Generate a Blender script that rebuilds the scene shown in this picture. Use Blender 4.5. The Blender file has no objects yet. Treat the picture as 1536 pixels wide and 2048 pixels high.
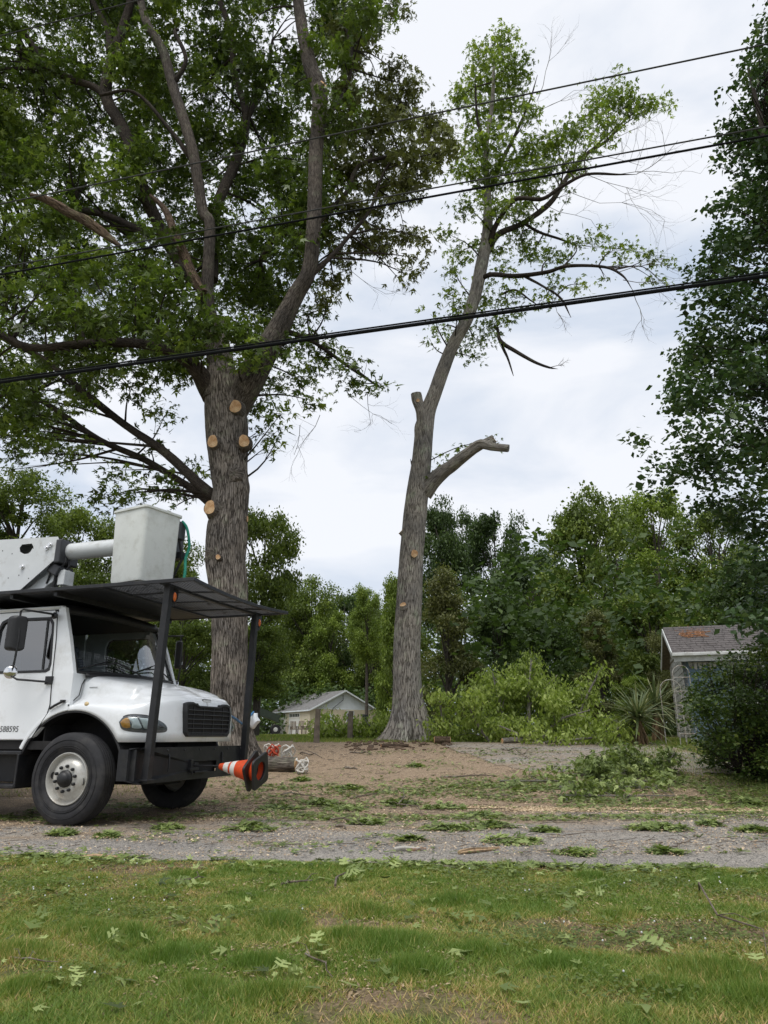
import bpy, math, random
import numpy as np
from mathutils import Vector, Matrix

random.seed(7)
rng = np.random.default_rng(7)
S = bpy.context.scene
COL = S.collection

# ------------------------------------------------------------------ camera
F = 1440.0
PITCH = math.atan(448.0 / F)
CP, SP = math.cos(PITCH), math.sin(PITCH)
CAMZ = 1.01
cd = bpy.data.cameras.new('camera'); cam = bpy.data.objects.new('camera', cd); COL.objects.link(cam)
cd.sensor_fit = 'VERTICAL'; cd.sensor_height = 36.0; cd.sensor_width = 27.0
cd.lens = F / 2048 * 36.0
cd.clip_start = 0.05; cd.clip_end = 2000
cam.location = (0, 0, CAMZ); cam.rotation_euler = (math.pi / 2 + PITCH, 0, 0)
S.camera = cam

# ------------------------------------------------------------------ sky, sun, exposure
SUN_EL, SUN_AZ = 66.0, 205.0      # overcast: a very soft sun from high behind the camera
w = bpy.data.worlds.new('World'); S.world = w; w.use_nodes = True
nt = w.node_tree; N = nt.nodes; L = nt.links; N.clear()
out = N.new('ShaderNodeOutputWorld'); bg = N.new('ShaderNodeBackground'); bg.inputs[1].default_value = 0.077
sky = N.new('ShaderNodeTexSky'); sky.sky_type = 'NISHITA'; sky.sun_disc = False
sky.sun_elevation = math.radians(SUN_EL); sky.sun_rotation = math.radians(SUN_AZ)
sky.dust_density = 2.0
tc = N.new('ShaderNodeTexCoord'); mp = N.new('ShaderNodeMapping'); mp.inputs['Scale'].default_value = (1.0, 1.0, 2.6)
no = N.new('ShaderNodeTexNoise'); no.inputs['Scale'].default_value = 2.3; no.inputs['Detail'].default_value = 7; no.inputs['Roughness'].default_value = .52
no.inputs['Distortion'].default_value = .35
cr = N.new('ShaderNodeValToRGB')
cr.color_ramp.elements[0].position = .36; cr.color_ramp.elements[0].color = (4.5, 5.2, 6.3, 1)
cr.color_ramp.elements[1].position = .57; cr.color_ramp.elements[1].color = (7.25, 7.42, 7.8, 1)
mx = N.new('ShaderNodeMixRGB'); mx.inputs[0].default_value = .93
L.new(tc.outputs['Generated'], mp.inputs[0]); L.new(mp.outputs[0], no.inputs['Vector']); L.new(no.outputs[0], cr.inputs[0])
L.new(sky.outputs[0], mx.inputs[1]); L.new(cr.outputs[0], mx.inputs[2]); L.new(mx.outputs[0], bg.inputs[0]); L.new(bg.outputs[0], out.inputs[0])
sd = bpy.data.lights.new('sun', 'SUN'); so = bpy.data.objects.new('sun', sd); COL.objects.link(so)
sd.energy = 1.5; sd.angle = math.radians(35); sd.color = (1, .97, .93)
_az, _el = math.radians(SUN_AZ), math.radians(SUN_EL)
sdir = Vector((math.sin(_az) * math.cos(_el), math.cos(_az) * math.cos(_el), math.sin(_el)))
so.rotation_euler = sdir.to_track_quat('Z', 'Y').to_euler()
S.view_settings.view_transform = 'Standard'; S.view_settings.look = 'None'; S.view_settings.gamma = 1
S.view_settings.use_curve_mapping = False
S.view_settings.exposure = 0.80
S.cycles.max_bounces = 6; S.cycles.transparent_max_bounces = 8

# ------------------------------------------------------------------ geometry helpers
def ray(px, py):
    uc = 1024 - py; f = F * CP - uc * SP
    return ((px - 768) / f, 1.0, (uc * CP + F * SP) / f), f
def at(px, py, d):
    r, f = ray(px, py); return Vector((r[0] * d, d, CAMZ + r[2] * d))
def pr(px, py, rp, d):                      # a length of rp pixels at that place, in metres
    return rp * d / ray(px, py)[1]
TK = [(-80, 0), (11.5, 0), (14.5, .30), (17, .53), (20, .79), (22, .885), (26, .97), (40, 1.05), (60, 1.15), (200, 1.3), (900, 1.6)]
def gz(y):
    return float(np.interp(y, [a for a, b in TK], [b for a, b in TK]))
def ground(px, py, lift=0.0):
    lo, hi = 1.5, 200.0
    r, f = ray(px, py)
    for _ in range(50):
        m = (lo + hi) / 2
        if CAMZ + r[2] * m > gz(m): lo = m
        else: hi = m
    return Vector((r[0] * lo, lo, gz(lo) + lift))

def link(o, parent=None):
    COL.objects.link(o)
    if parent is not None: o.parent = parent
    return o
def tag(o, label=None, cat=None, group=None, kind=None):
    if label: o['label'] = label
    if cat: o['category'] = cat
    if group: o['group'] = group
    if kind: o['kind'] = kind
    return o
def thing(name, label, cat, loc=(0, 0, 0), rz=0, group=None):
    o = bpy.data.objects.new(name, None); o.location = loc; o.rotation_euler = (0, 0, rz); o.empty_display_size = .2
    link(o); return tag(o, label, cat, group)
def mesh_obj(name, verts, faces, mat, parent=None, smooth=False, attrs=None, uvs=None):
    me = bpy.data.meshes.new(name)
    if isinstance(verts, np.ndarray):
        nv = len(verts); k = faces.shape[1]; nf = len(faces)
        me.vertices.add(nv); me.vertices.foreach_set('co', verts.astype(np.float32).ravel())
        me.loops.add(nf * k); me.loops.foreach_set('vertex_index', faces.astype(np.int32).ravel())
        me.polygons.add(nf); me.polygons.foreach_set('loop_start', np.arange(0, nf * k, k, dtype=np.int32))
        me.polygons.foreach_set('loop_total', np.full(nf, k, dtype=np.int32))
        me.update(calc_edges=True)
    else:
        me.from_pydata([tuple(v) for v in verts], [], faces); me.update()
    if attrs:
        for n, a in attrs.items():
            at_ = me.attributes.new(n, 'FLOAT', 'POINT'); at_.data.foreach_set('value', np.asarray(a, dtype=np.float32))
    if uvs is not None:
        ul = me.uv_layers.new(name='UVMap')
        idx = np.empty(len(me.loops), dtype=np.int32); me.loops.foreach_get('vertex_index', idx)
        ul.data.foreach_set('uv', np.asarray(uvs, dtype=np.float32)[idx].ravel())
    if smooth: me.polygons.foreach_set('use_smooth', np.ones(len(me.polygons), dtype=bool))
    if mat: me.materials.append(mat)
    o = bpy.data.objects.new(name, me)
    return link(o, parent)

class MB:
    def __init__(s): s.v = []; s.f = []; s.uv = []
    def add(s, vs, fs, uv=None):
        b = len(s.v); s.v += [Vector(v) for v in vs]; s.f += [tuple(i + b for i in f) for f in fs]
        s.uv += uv if uv else [(0, 0)] * len(vs); return s
    def box(s, c, d, rot=None):
        hx, hy, hz = d[0] / 2, d[1] / 2, d[2] / 2
        vs = [Vector((x, y, z)) for x in (-hx, hx) for y in (-hy, hy) for z in (-hz, hz)]
        if rot is not None: vs = [rot @ v for v in vs]
        vs = [v + Vector(c) for v in vs]
        return s.add(vs, [(0, 1, 3, 2), (4, 6, 7, 5), (0, 4, 5, 1), (2, 3, 7, 6), (0, 2, 6, 4), (1, 5, 7, 3)])
    def beam(s, a, b, wd, hg, up=(0, 0, 1)):
        a, b = Vector(a), Vector(b); d = b - a; L_ = d.length; x = d.normalized(); z = Vector(up); y = z.cross(x)
        if y.length < 1e-4: y = Vector((0, 1, 0)).cross(x)
        y.normalize(); z = x.cross(y)
        return s.box((a + b) / 2, (L_, wd, hg), Matrix((x, y, z)).transposed())
    def tube(s, pts, rad, seg=8, caps=True):
        pts = [Vector(p) for p in pts]; n = len(pts)
        if not hasattr(rad, '__len__'): rad = [rad] * n
        t0 = (pts[1] - pts[0]).normalized(); ref = Vector((0, 0, 1)) if abs(t0.z) < .9 else Vector((1, 0, 0))
        nrm = (ref - t0 * ref.dot(t0)).normalized(); vs = []; uv = []; ln = 0
        for i in range(n):
            if i == 0: t = t0
            elif i == n - 1: t = (pts[i] - pts[i - 1]).normalized()
            else: t = (pts[i + 1] - pts[i - 1]).normalized()
            if i: ln += (pts[i] - pts[i - 1]).length
            nrm = (nrm - t * nrm.dot(t)).normalized(); bn = t.cross(nrm)
            for k in range(seg):
                a = 2 * math.pi * k / seg
                vs.append(pts[i] + (nrm * math.cos(a) + bn * math.sin(a)) * rad[i]); uv.append((k / seg, ln))
        fs = []
        for i in range(n - 1):
            for k in range(seg):
                k2 = (k + 1) % seg
                fs.append((i * seg + k, i * seg + k2, (i + 1) * seg + k2, (i + 1) * seg + k))
        if caps: fs.append(tuple(range(seg - 1, -1, -1))); fs.append(tuple(range((n - 1) * seg, n * seg)))
        return s.add(vs, fs, uv)
    def lathe(s, prof, c=(0, 0, 0), axis='y', seg=32, cap=False):
        vs = []
        for (r, h) in prof:
            for k in range(seg):
                a = 2 * math.pi * k / seg; p, q = r * math.cos(a), r * math.sin(a)
                v = (p, h, q) if axis == 'y' else ((h, p, q) if axis == 'x' else (p, q, h))
                vs.append(Vector(v) + Vector(c))
        fs = []
        for i in range(len(prof) - 1):
            for k in range(seg):
                k2 = (k + 1) % seg; fs.append((i * seg + k, (i + 1) * seg + k, (i + 1) * seg + k2, i * seg + k2))
        if cap: fs.append(tuple(range(seg))); fs.append(tuple(range((len(prof) - 1) * seg, len(prof) * seg)))
        return s.add(vs, fs)
    def prism(s, poly, a, b, plane='xz'):
        n = len(poly)
        def m(p, q): return (p[0], q, p[1]) if plane == 'xz' else ((q, p[0], p[1]) if plane == 'yz' else (p[0], p[1], q))
        return s.add([m(p, a) for p in poly] + [m(p, b) for p in poly],
                     [tuple(range(n)), tuple(range(2 * n - 1, n - 1, -1))] + [(i, i + n, (i + 1) % n + n, (i + 1) % n) for i in range(n)])
    def ring(s, outer, inner, fo):          # panel with a hole; fo(p, side) -> 3d point
        cx = sum(p[0] for p in inner) / len(inner); cz = sum(p[1] for p in inner) / len(inner)
        angs = sorted(set(round(math.atan2(p[1] - cz, p[0] - cx), 4) for p in list(outer) + list(inner)))
        def hit(poly, a):
            dx, dz = math.cos(a), math.sin(a); best = 1e9
            for i in range(len(poly)):
                x1, z1 = poly[i]; x2, z2 = poly[(i + 1) % len(poly)]; ex, ez = x2 - x1, z2 - z1
                den = dx * ez - dz * ex
                if abs(den) < 1e-9: continue
                t = ((x1 - cx) * ez - (z1 - cz) * ex) / den; u_ = ((x1 - cx) * dz - (z1 - cz) * dx) / den
                if t > 0 and -.001 <= u_ <= 1.001: best = min(best, t)
            return (cx + dx * best, cz + dz * best)
        n = len(angs); O_ = [hit(outer, a) for a in angs]; I_ = [hit(inner, a) for a in angs]
        vs = [fo(p, 0) for p in O_] + [fo(p, 0) for p in I_] + [fo(p, 1) for p in O_] + [fo(p, 1) for p in I_]; fs = []
        for i in range(n):
            j = (i + 1) % n
            fs += [(i, j, n + j, n + i), (2 * n + i, 3 * n + i, 3 * n + j, 2 * n + j), (i, 2 * n + i, 2 * n + j, j), (n + i, n + j, 3 * n + j, 3 * n + i)]
        return s.add(vs, fs)
    def build(s, name, mat, parent=None, smooth=False, bevel=0, off=None, bseg=2):
        vs = s.v if off is None else [v - Vector(off) for v in s.v]
        o = mesh_obj(name, vs, s.f, mat, parent, False, None, s.uv)
        me = o.data
        import bmesh
        bm = bmesh.new(); bm.from_mesh(me); bmesh.ops.recalc_face_normals(bm, faces=bm.faces); bm.to_mesh(me); bm.free()
        if smooth:
            me.polygons.foreach_set('use_smooth', np.ones(len(me.polygons), dtype=bool))
            me.set_sharp_from_angle(angle=math.radians(42))
        if bevel:
            m = o.modifiers.new('bevel', 'BEVEL'); m.width = bevel; m.segments = bseg; m.limit_method = 'ANGLE'; m.angle_limit = math.radians(35)
        if off is not None: o.location = off
        return o
def rrect(x0, z0, x1, z1, r, n=5):
    out_ = []
    for cx, cz, a0 in ((x1 - r, z1 - r, 0), (x0 + r, z1 - r, 90), (x0 + r, z0 + r, 180), (x1 - r, z0 + r, 270)):
        for i in range(n + 1):
            a = math.radians(a0 + 90 * i / n); out_.append((cx + r * math.cos(a), cz + r * math.sin(a)))
    return out_
def smoothpath(pts, sub=6):                 # Catmull-Rom through tuples
    P = [np.array(p, float) for p in pts]; P = [2 * P[0] - P[1]] + P + [2 * P[-1] - P[-2]]; o_ = []
    for i in range(1, len(P) - 2):
        for k in range(sub):
            t = k / sub; a, b, c, d = P[i - 1:i + 3]
            o_.append(.5 * ((2 * b) + (c - a) * t + (2 * a - 5 * b + 4 * c - d) * t * t + (3 * b - a - 3 * c + d) * t ** 3))
    o_.append(P[-2]); return o_
def vnoise(x, y, seed=0):                   # smooth value noise on arrays
    xi = np.floor(x).astype(int); yi = np.floor(y).astype(int); fx = x - xi; fy = y - yi
    def h(a, b):
        n_ = (a * 374761393 + b * 668265263 + seed * 1274126177) & 0xffffffff
        n_ = ((n_ ^ (n_ >> 13)) * 1274126177) & 0xffffffff
        return ((n_ ^ (n_ >> 16)) & 0xffff) / 65535.0
    ux = fx * fx * (3 - 2 * fx); uy = fy * fy * (3 - 2 * fy)
    return (h(xi, yi) * (1 - ux) + h(xi + 1, yi) * ux) * (1 - uy) + (h(xi, yi + 1) * (1 - ux) + h(xi + 1, yi + 1) * ux) * uy
def inpoly(x, y, poly):
    x = np.asarray(x); y = np.asarray(y); c = np.zeros(x.shape, bool); n = len(poly); j = n - 1
    for i in range(n):
        xi, yi = poly[i]; xj, yj = poly[j]
        m = ((yi > y) != (yj > y)) & (x < (xj - xi) * (y - yi) / ((yj - yi) + 1e-12) + xi)
        c ^= m; j = i
    return c

# ------------------------------------------------------------------ materials
def nodes(name):
    m = bpy.data.materials.new(name); m.use_nodes = True; t = m.node_tree
    return m, t, t.nodes, t.links, t.nodes['Principled BSDF']
def tex(t, kind, scale, coord='Object', vec=(1, 1, 1), detail=5, rough=.6):
    c = t.nodes.new('ShaderNodeTexCoord'); mpp = t.nodes.new('ShaderNodeMapping'); mpp.inputs['Scale'].default_value = vec
    n = t.nodes.new(kind); n.inputs['Scale'].default_value = scale
    if 'Detail' in n.inputs: n.inputs['Detail'].default_value = detail
    if 'Roughness' in n.inputs: n.inputs['Roughness'].default_value = rough
    t.links.new(c.outputs[coord], mpp.inputs[0]); t.links.new(mpp.outputs[0], n.inputs['Vector']); return n
def ramp(t, src, stops):
    r = t.nodes.new('ShaderNodeValToRGB'); e = r.color_ramp.elements
    while len(e) < len(stops): e.new(.5)
    for i, (p, c) in enumerate(stops): e[i].position = p; e[i].color = (*c, 1)
    t.links.new(src, r.inputs[0]); return r
def mixc(t, fac, a, b, mode='MIX'):
    m = t.nodes.new('ShaderNodeMixRGB'); m.blend_type = mode
    for i, v in enumerate((fac, a, b)):
        if hasattr(v, 'is_linked') or hasattr(v, 'links'): t.links.new(v, m.inputs[i])
        elif isinstance(v, tuple): m.inputs[i].default_value = (*v, 1)
        else: m.inputs[i].default_value = v
    return m
def bump(t, b, src, strength, dist):
    n = t.nodes.new('ShaderNodeBump'); n.inputs['Strength'].default_value = strength; n.inputs['Distance'].default_value = dist
    t.links.new(src, n.inputs['Height']); t.links.new(n.outputs[0], b.inputs['Normal']); return n
def mat(name, col, rough=.6, metal=0, var=.12, scale=6, coat=0, dirt=None, bmp=0, spec=.5, dscale=3.0, damt=(.5, .75)):
    m, t, n, l, b = nodes(name)
    ns = tex(t, 'ShaderNodeTexNoise', scale)
    lo = tuple(max(0, c * (1 - var)) for c in col); hi = tuple(min(1, c * (1 + var)) for c in col)
    r = ramp(t, ns.outputs[0], [(.3, lo), (.7, hi)]); src = r.outputs[0]
    if dirt:
        dn = tex(t, 'ShaderNodeTexNoise', dscale, detail=9, rough=.7)
        dr = ramp(t, dn.outputs[0], [(damt[0], (0, 0, 0)), (damt[1], (1, 1, 1))])
        src = mixc(t, dr.outputs[0], src, dirt).outputs[0]
    l.new(src, b.inputs['Base Color']); b.inputs['Roughness'].default_value = rough; b.inputs['Metallic'].default_value = metal
    b.inputs['Coat Weight'].default_value = coat; b.inputs['Coat Roughness'].default_value = .15; b.inputs['Specular IOR Level'].default_value = spec
    if bmp: bump(t, b, tex(t, 'ShaderNodeTexNoise', scale * 6).outputs[0], bmp, .004)
    return m
def leafmat(name, stops, trans=.3, rough=.5, tcol=1.6):
    g1 = {'oak': 1.3, 'far': 1.2, 'grass': 1.38, 'felled': 1.15, 'litter': 1.2, 'topped': 1.12}.get(name.split('_')[0], 1.42)
    m, t, n, l, b = nodes(name)
    a = n.new('ShaderNodeAttribute'); a.attribute_name = 'tint'
    if trans > 0: stops = [(p, (min(1, c[0] * g1), min(1, c[1] * (1 + (g1 - 1) * .67)), c[2] * 1.05)) for p, c in stops]
    r = ramp(t, a.outputs['Fac'], stops)
    l.new(r.outputs[0], b.inputs['Base Color']); b.inputs['Roughness'].default_value = rough; b.inputs['Specular IOR Level'].default_value = .35
    tr = n.new('ShaderNodeBsdfTranslucent'); mm = mixc(t, 1.0, r.outputs[0], (tcol, tcol * 1.1, tcol * .55), 'MULTIPLY'); l.new(mm.outputs[0], tr.inputs[0])
    ms = n.new('ShaderNodeMixShader'); ms.inputs[0].default_value = trans
    l.new(b.outputs[0], ms.inputs[1]); l.new(tr.outputs[0], ms.inputs[2]); l.new(ms.outputs[0], n['Material Output'].inputs[0])
    return m
def barkmat(name, c0, c1, c2, scale=9, stretch=.12, bs=.9, bd=.03):
    m, t, n, l, b = nodes(name)
    # seamless round the trunk: the circle coordinate is turned into cos/sin
    uv = n.new('ShaderNodeUVMap'); sx = n.new('ShaderNodeSeparateXYZ'); l.new(uv.outputs[0], sx.inputs[0])
    mu = n.new('ShaderNodeMath'); mu.operation = 'MULTIPLY'; mu.inputs[1].default_value = 2 * math.pi; l.new(sx.outputs[0], mu.inputs[0])
    co = n.new('ShaderNodeMath'); co.operation = 'COSINE'; si = n.new('ShaderNodeMath'); si.operation = 'SINE'
    l.new(mu.outputs[0], co.inputs[0]); l.new(mu.outputs[0], si.inputs[0])
    ve = n.new('ShaderNodeMath'); ve.operation = 'MULTIPLY'; ve.inputs[1].default_value = stretch; l.new(sx.outputs[1], ve.inputs[0])
    cb = n.new('ShaderNodeCombineXYZ'); l.new(co.outputs[0], cb.inputs[0]); l.new(si.outputs[0], cb.inputs[1]); l.new(ve.outputs[0], cb.inputs[2])
    na = n.new('ShaderNodeTexNoise'); na.inputs['Scale'].default_value = scale; na.inputs['Detail'].default_value = 8; na.inputs['Roughness'].default_value = .65; na.inputs['Distortion'].default_value = .6
    l.new(cb.outputs[0], na.inputs['Vector'])
    vo = n.new('ShaderNodeTexVoronoi'); vo.feature = 'DISTANCE_TO_EDGE'; vo.inputs['Scale'].default_value = scale * .8; 
    ds = n.new('ShaderNodeMixRGB'); ds.inputs[0].default_value = .12; l.new(cb.outputs[0], ds.inputs[1]); l.new(na.outputs['Color'], ds.inputs[2]); l.new(ds.outputs[0], vo.inputs['Vector'])
    rr = ramp(t, vo.outputs['Distance'], [(0, (0, 0, 0)), (.09, (1, 1, 1))])
    hm = mixc(t, .5, na.outputs[0], rr.outputs[0])
    cl = ramp(t, na.outputs[0], [(.3, c0), (.5, c1), (.72, c2)])
    big = tex(t, 'ShaderNodeTexNoise', 1.3, detail=4)
    br = ramp(t, big.outputs[0], [(.35, (.72, .72, .72)), (.65, (1.25, 1.2, 1.12))])
    c_ = mixc(t, 1.0, cl.outputs[0], br.outputs[0], 'MULTIPLY')
    mossn = tex(t, 'ShaderNodeTexNoise', 2.6, detail=8); mr = ramp(t, mossn.outputs[0], [(.56, (0, 0, 0)), (.72, (.6, .6, .6))])
    c3 = mixc(t, mr.outputs[0], c_.outputs[0], (c2[0] * .8, c2[1] * .98, c2[2] * .75))
    fr_ = ramp(t, vo.outputs['Distance'], [(0, (.38, .36, .34)), (.11, (1.06, 1.06, 1.06))]); c3 = mixc(t, 1.0, c3.outputs[0], fr_.outputs[0], 'MULTIPLY')
    l.new(c3.outputs[0], b.inputs['Base Color']); b.inputs['Roughness'].default_value = .95; b.inputs['Specular IOR Level'].default_value = .15
    bump(t, b, hm.outputs[0], bs, bd); return m

M = {}
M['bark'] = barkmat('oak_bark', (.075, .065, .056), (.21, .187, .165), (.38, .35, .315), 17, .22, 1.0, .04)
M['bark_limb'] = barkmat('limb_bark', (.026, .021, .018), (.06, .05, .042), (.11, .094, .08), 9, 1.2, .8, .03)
M['bark_mid'] = barkmat('upper_bark', (.045, .038, .033), (.115, .10, .087), (.21, .185, .16), 13, .5, .9, .035)
M['bark_pale'] = barkmat('pale_bark', (.16, .147, .13), (.33, .31, .28), (.48, .455, .42), 15, .25, .9, .035)
M['bark_far'] = mat('far_bark', (.06, .05, .04), .95, 0, .4, 4)
M['bark_dead'] = barkmat('dead_bark', (.04, .028, .02), (.12, .085, .062), (.24, .185, .135), 6, 1.0, .8, .03)
def cutwood():
    m, t, n, l, b = nodes('cut_wood')
    wv = tex(t, 'ShaderNodeTexWave', 9, 'Object'); wv.wave_type = 'RINGS'; wv.rings_direction = 'Z'; wv.inputs['Distortion'].default_value = 3; wv.inputs['Detail'].default_value = 4
    r = ramp(t, wv.outputs[0], [(.1, (.56, .36, .18)), (.8, (.72, .52, .31))])
    ns = tex(t, 'ShaderNodeTexNoise', 5); r2 = ramp(t, ns.outputs[0], [(.4, (.7, .55, .42)), (.62, (1, 1, 1))])
    l.new(mixc(t, 1, r.outputs[0], r2.outputs[0], 'MULTIPLY').outputs[0], b.inputs['Base Color']); b.inputs['Roughness'].default_value = .8; return m
M['cut'] = cutwood()
M['oakleaf'] = leafmat('oak_leaf', [(0, (.032, .046, .014)), (.35, (.050, .084, .018)), (.7, (.082, .130, .025)), (1, (.16, .22, .05))], .28, .45)
M['oakleaf_rust'] = leafmat('oak_leaf_olive', [(0, (.062, .068, .030)), (.5, (.092, .108, .038)), (1, (.15, .18, .06))], .25, .5)
M['leaf2'] = leafmat('topped_tree_leaf', [(0, (.055, .080, .018)), (.5, (.105, .155, .026)), (1, (.22, .28, .05))], .38, .45)
M['pearleaf'] = leafmat('glossy_leaf', [(0, (.018, .040, .016)), (.6, (.034, .07, .027)), (1, (.075, .12, .05))], .18, .36)
M['bushleaf'] = leafmat('bush_leaf', [(0, (.022, .042, .012)), (.6, (.046, .085, .020)), (1, (.11, .155, .04))], .22, .42)
M['farleaf'] = [leafmat('far_leaf_%s' % nm, st, .25, .6) for nm, st in (
    ('mid', [(0, (.055, .082, .020)), (.6, (.115, .165, .035)), (1, (.20, .26, .055))]),
    ('dark', [(0, (.026, .048, .016)), (.6, (.052, .090, .026)), (1, (.10, .15, .045))]),
    ('lime', [(0, (.065, .105, .016)), (.6, (.13, .19, .03)), (1, (.21, .28, .05))]),
    ('olive', [(0, (.06, .07, .028)), (.6, (.12, .135, .05)), (1, (.18, .19, .075))]))]
M['felled'] = leafmat('felled_leaf', [(0, (.10, .14, .028)), (.5, (.19, .26, .05)), (1, (.32, .39, .12))], .32, .5)
M['litter'] = leafmat('litter_leaf', [(0, (.05, .075, .024)), (.5, (.12, .17, .05)), (1, (.28, .35, .14))], .22, .55)
M['grassblade'] = leafmat('grass_blade', [(0, (.40, .29, .17)), (.2, (.34, .29, .15)), (.36, (.24, .25, .09)), (.6, (.16, .21, .055)), (1, (.085, .155, .03))], .3, .55)
M['clover'] = leafmat('clover', [(0, (.05, .085, .025)), (1, (.12, .17, .05))], .25, .5)
M['chip'] = leafmat('wood_chip', [(0, (.22, .14, .085)), (.5, (.42, .30, .18)), (1, (.74, .60, .40))], .0, .85)
M['splitwood'] = mat('split_wood', (.42, .29, .17), .85, 0, .25, 9, 0, (.14, .10, .07), .4, .3, 14, (.5, .62))
M['lichen'] = mat('lichen_bark', (.36, .34, .30), .9, 0, .3, 14, 0, (.38, .20, .11), .5, .3, 9, (.5, .6))
M['thatch'] = leafmat('dry_thatch', [(0, (.10, .07, .045)), (.5, (.27, .20, .12)), (1, (.46, .36, .23))], .0, .9)
M['grit'] = leafmat('grit', [(0, (.02, .02, .02)), (.45, (.10, .095, .09)), (.75, (.28, .24, .19)), (1, (.60, .52, .40))], .0, .9)
M['yucca'] = leafmat('yucca_blade', [(0, (.05, .08, .04)), (.6, (.10, .14, .075)), (1, (.26, .29, .19))], .1, .45)
M['yucca_dead'] = mat('dry_yucca_blade', (.22, .15, .08), .9, 0, .3, 8)
M['white'] = mat('truck_white_paint', (.80, .82, .83), .28, 0, .02, 3, .55, (.52, .51, .47), 0, .5, 2.2, (.52, .86))
M['bucketwhite'] = mat('weathered_fibreglass', (.68, .70, .66), .5, 0, .04, 5, 0, (.46, .46, .40), .2, .5, 4, (.48, .8))
M['boomwhite'] = mat('boom_paint', (.62, .64, .64), .4, 0, .04, 4, .2, (.33, .31, .27), 0, .5, 3, (.55, .8))
M['black'] = mat('black_steel', (.012, .0125, .0145), .5, .1, .3, 9, .05, (.05, .047, .043), .25, .5, 5, (.5, .85))
M['blackplastic'] = mat('black_plastic', (.014, .014, .015), .5, 0, .2, 12)
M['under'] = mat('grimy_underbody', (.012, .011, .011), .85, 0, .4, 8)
M['rubber'] = mat('tyre_rubber', (.022, .022, .024), .78, 0, .25, 14, 0, (.075, .070, .064), .3, .4, 3, (.5, .8))
M['rim'] = mat('painted_rim', (.50, .49, .45), .35, .25, .08, 7, .2, (.26, .22, .17), .1, .5, 6, (.5, .78))
M['chrome'] = mat('chrome', (.7, .7, .7), .12, 1, .05, 10)
M['bar'] = mat('grille_bar_grey', (.045, .046, .05), .45, .2, .1, 10)
M['amber'] = mat('amber_lens', (.75, .16, .015), .25, 0, .1, 20, .5)
M['lampamber'] = mat('amber_reflector', (.8, .35, .06), .2, 0, .2, 20, .5)
M['lampgrey'] = mat('lamp_reflector', (.86, .87, .88), .3, .05, .12, 16, .8)
M['bowl'] = mat('lamp_bowl_grey', (.10, .105, .11), .3, .2, .3, 25, .5)
M['marker'] = mat('marker_lens', (.62, .47, .24), .3, 0, .1, 20, .5)
M['orange'] = mat('cone_orange', (.72, .075, .015), .5, 0, .12, 12, 0, (.33, .09, .05), .1, .5, 8, (.5, .8))
M['conewhite'] = mat('cone_white_band', (.74, .72, .68), .4, 0, .08, 9, 0, (.4, .34, .28), 0, .5, 8, (.55, .8))
M['seat'] = mat('seat_cloth', (.13, .15, .20), .9, 0, .25, 30)
M['dash'] = mat('dash_grey', (.18, .18, .19), .7, 0, .1, 10)
M['text'] = mat('black_decal', (.03, .03, .03), .5, 0, 0, 3)
M['rope_g'] = mat('green_rope', (.02, .25, .17), .7, 0, .3, 40)
M['rope_b'] = mat('blue_rope', (.03, .13, .28), .7, 0, .3, 40)
M['rope_w'] = mat('white_rope', (.62, .60, .55), .8, 0, .15, 30)
M['rope_r'] = mat('red_rope', (.50, .07, .03), .8, 0, .2, 30)
M['wire'] = mat('cable_black', (.009, .010, .011), .85, 0, .2, 3, spec=.1)
M['wire_grey'] = mat('cable_grey', (.055, .057, .055), .85, 0, .2, 3, spec=.15)
M['siding'] = mat('cream_siding', (.70, .62, .47), .6, 0, .06, 2, 0, (.42, .36, .26), 0, .5, 1.2, (.5, .9))
M['gablewhite'] = mat('white_siding', (.70, .74, .76), .6, 0, .05, 2, 0, (.5, .52, .5), 0, .5, 1.2, (.55, .9))
M['doorwhite'] = mat('garage_door_paint', (.66, .65, .61), .5, 0, .05, 2)
M['shingle'] = mat('grey_shingles', (.17, .165, .16), .9, 0, .3, 5, 0, (.09, .085, .08), .4, .3, 2)
M['shingle_brown'] = mat('brown_shingles', (.115, .102, .097), .9, 0, .35, 9, 0, (.07, .06, .055), .4, .3, 3)
M['bluewall'] = mat('blue_wall_paint', (.14, .21, .27), .8, 0, .15, 4, 0, (.08, .10, .11), .1, .5, 2)
M['trim'] = mat('white_trim', (.62, .63, .61), .6, 0, .1, 6, 0, (.36, .35, .31), 0, .5, 4)
M['peel'] = mat('peeling_white_siding', (.52, .51, .47), .8, 0, .2, 7, 0, (.17, .15, .12), .3, .5, 6, (.46, .62))
M['wood'] = mat('weathered_wood', (.17, .14, .105), .9, 0, .3, 8, 0, (.08, .065, .05), .4)
M['pipe'] = mat('white_metal_pipe', (.45, .45, .41), .6, 0, .1, 8, 0, (.22, .17, .12), 0, .5, 9, (.42, .62))
M['stick'] = mat('stick_bark', (.12, .095, .072), .95, 0, .4, 30, 0, (.27, .25, .21), .4, .3, 12, (.5, .7))
M['trailer'] = mat('trailer_green', (.035, .05, .035), .5, 0, .2, 6)
M['helmet'] = mat('white_plastic', (.66, .68, .70), .4, 0, .05, 6)
M['pineneedle'] = mat('dry_needles', (.30, .15, .075), .95, 0, .3, 20)
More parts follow.
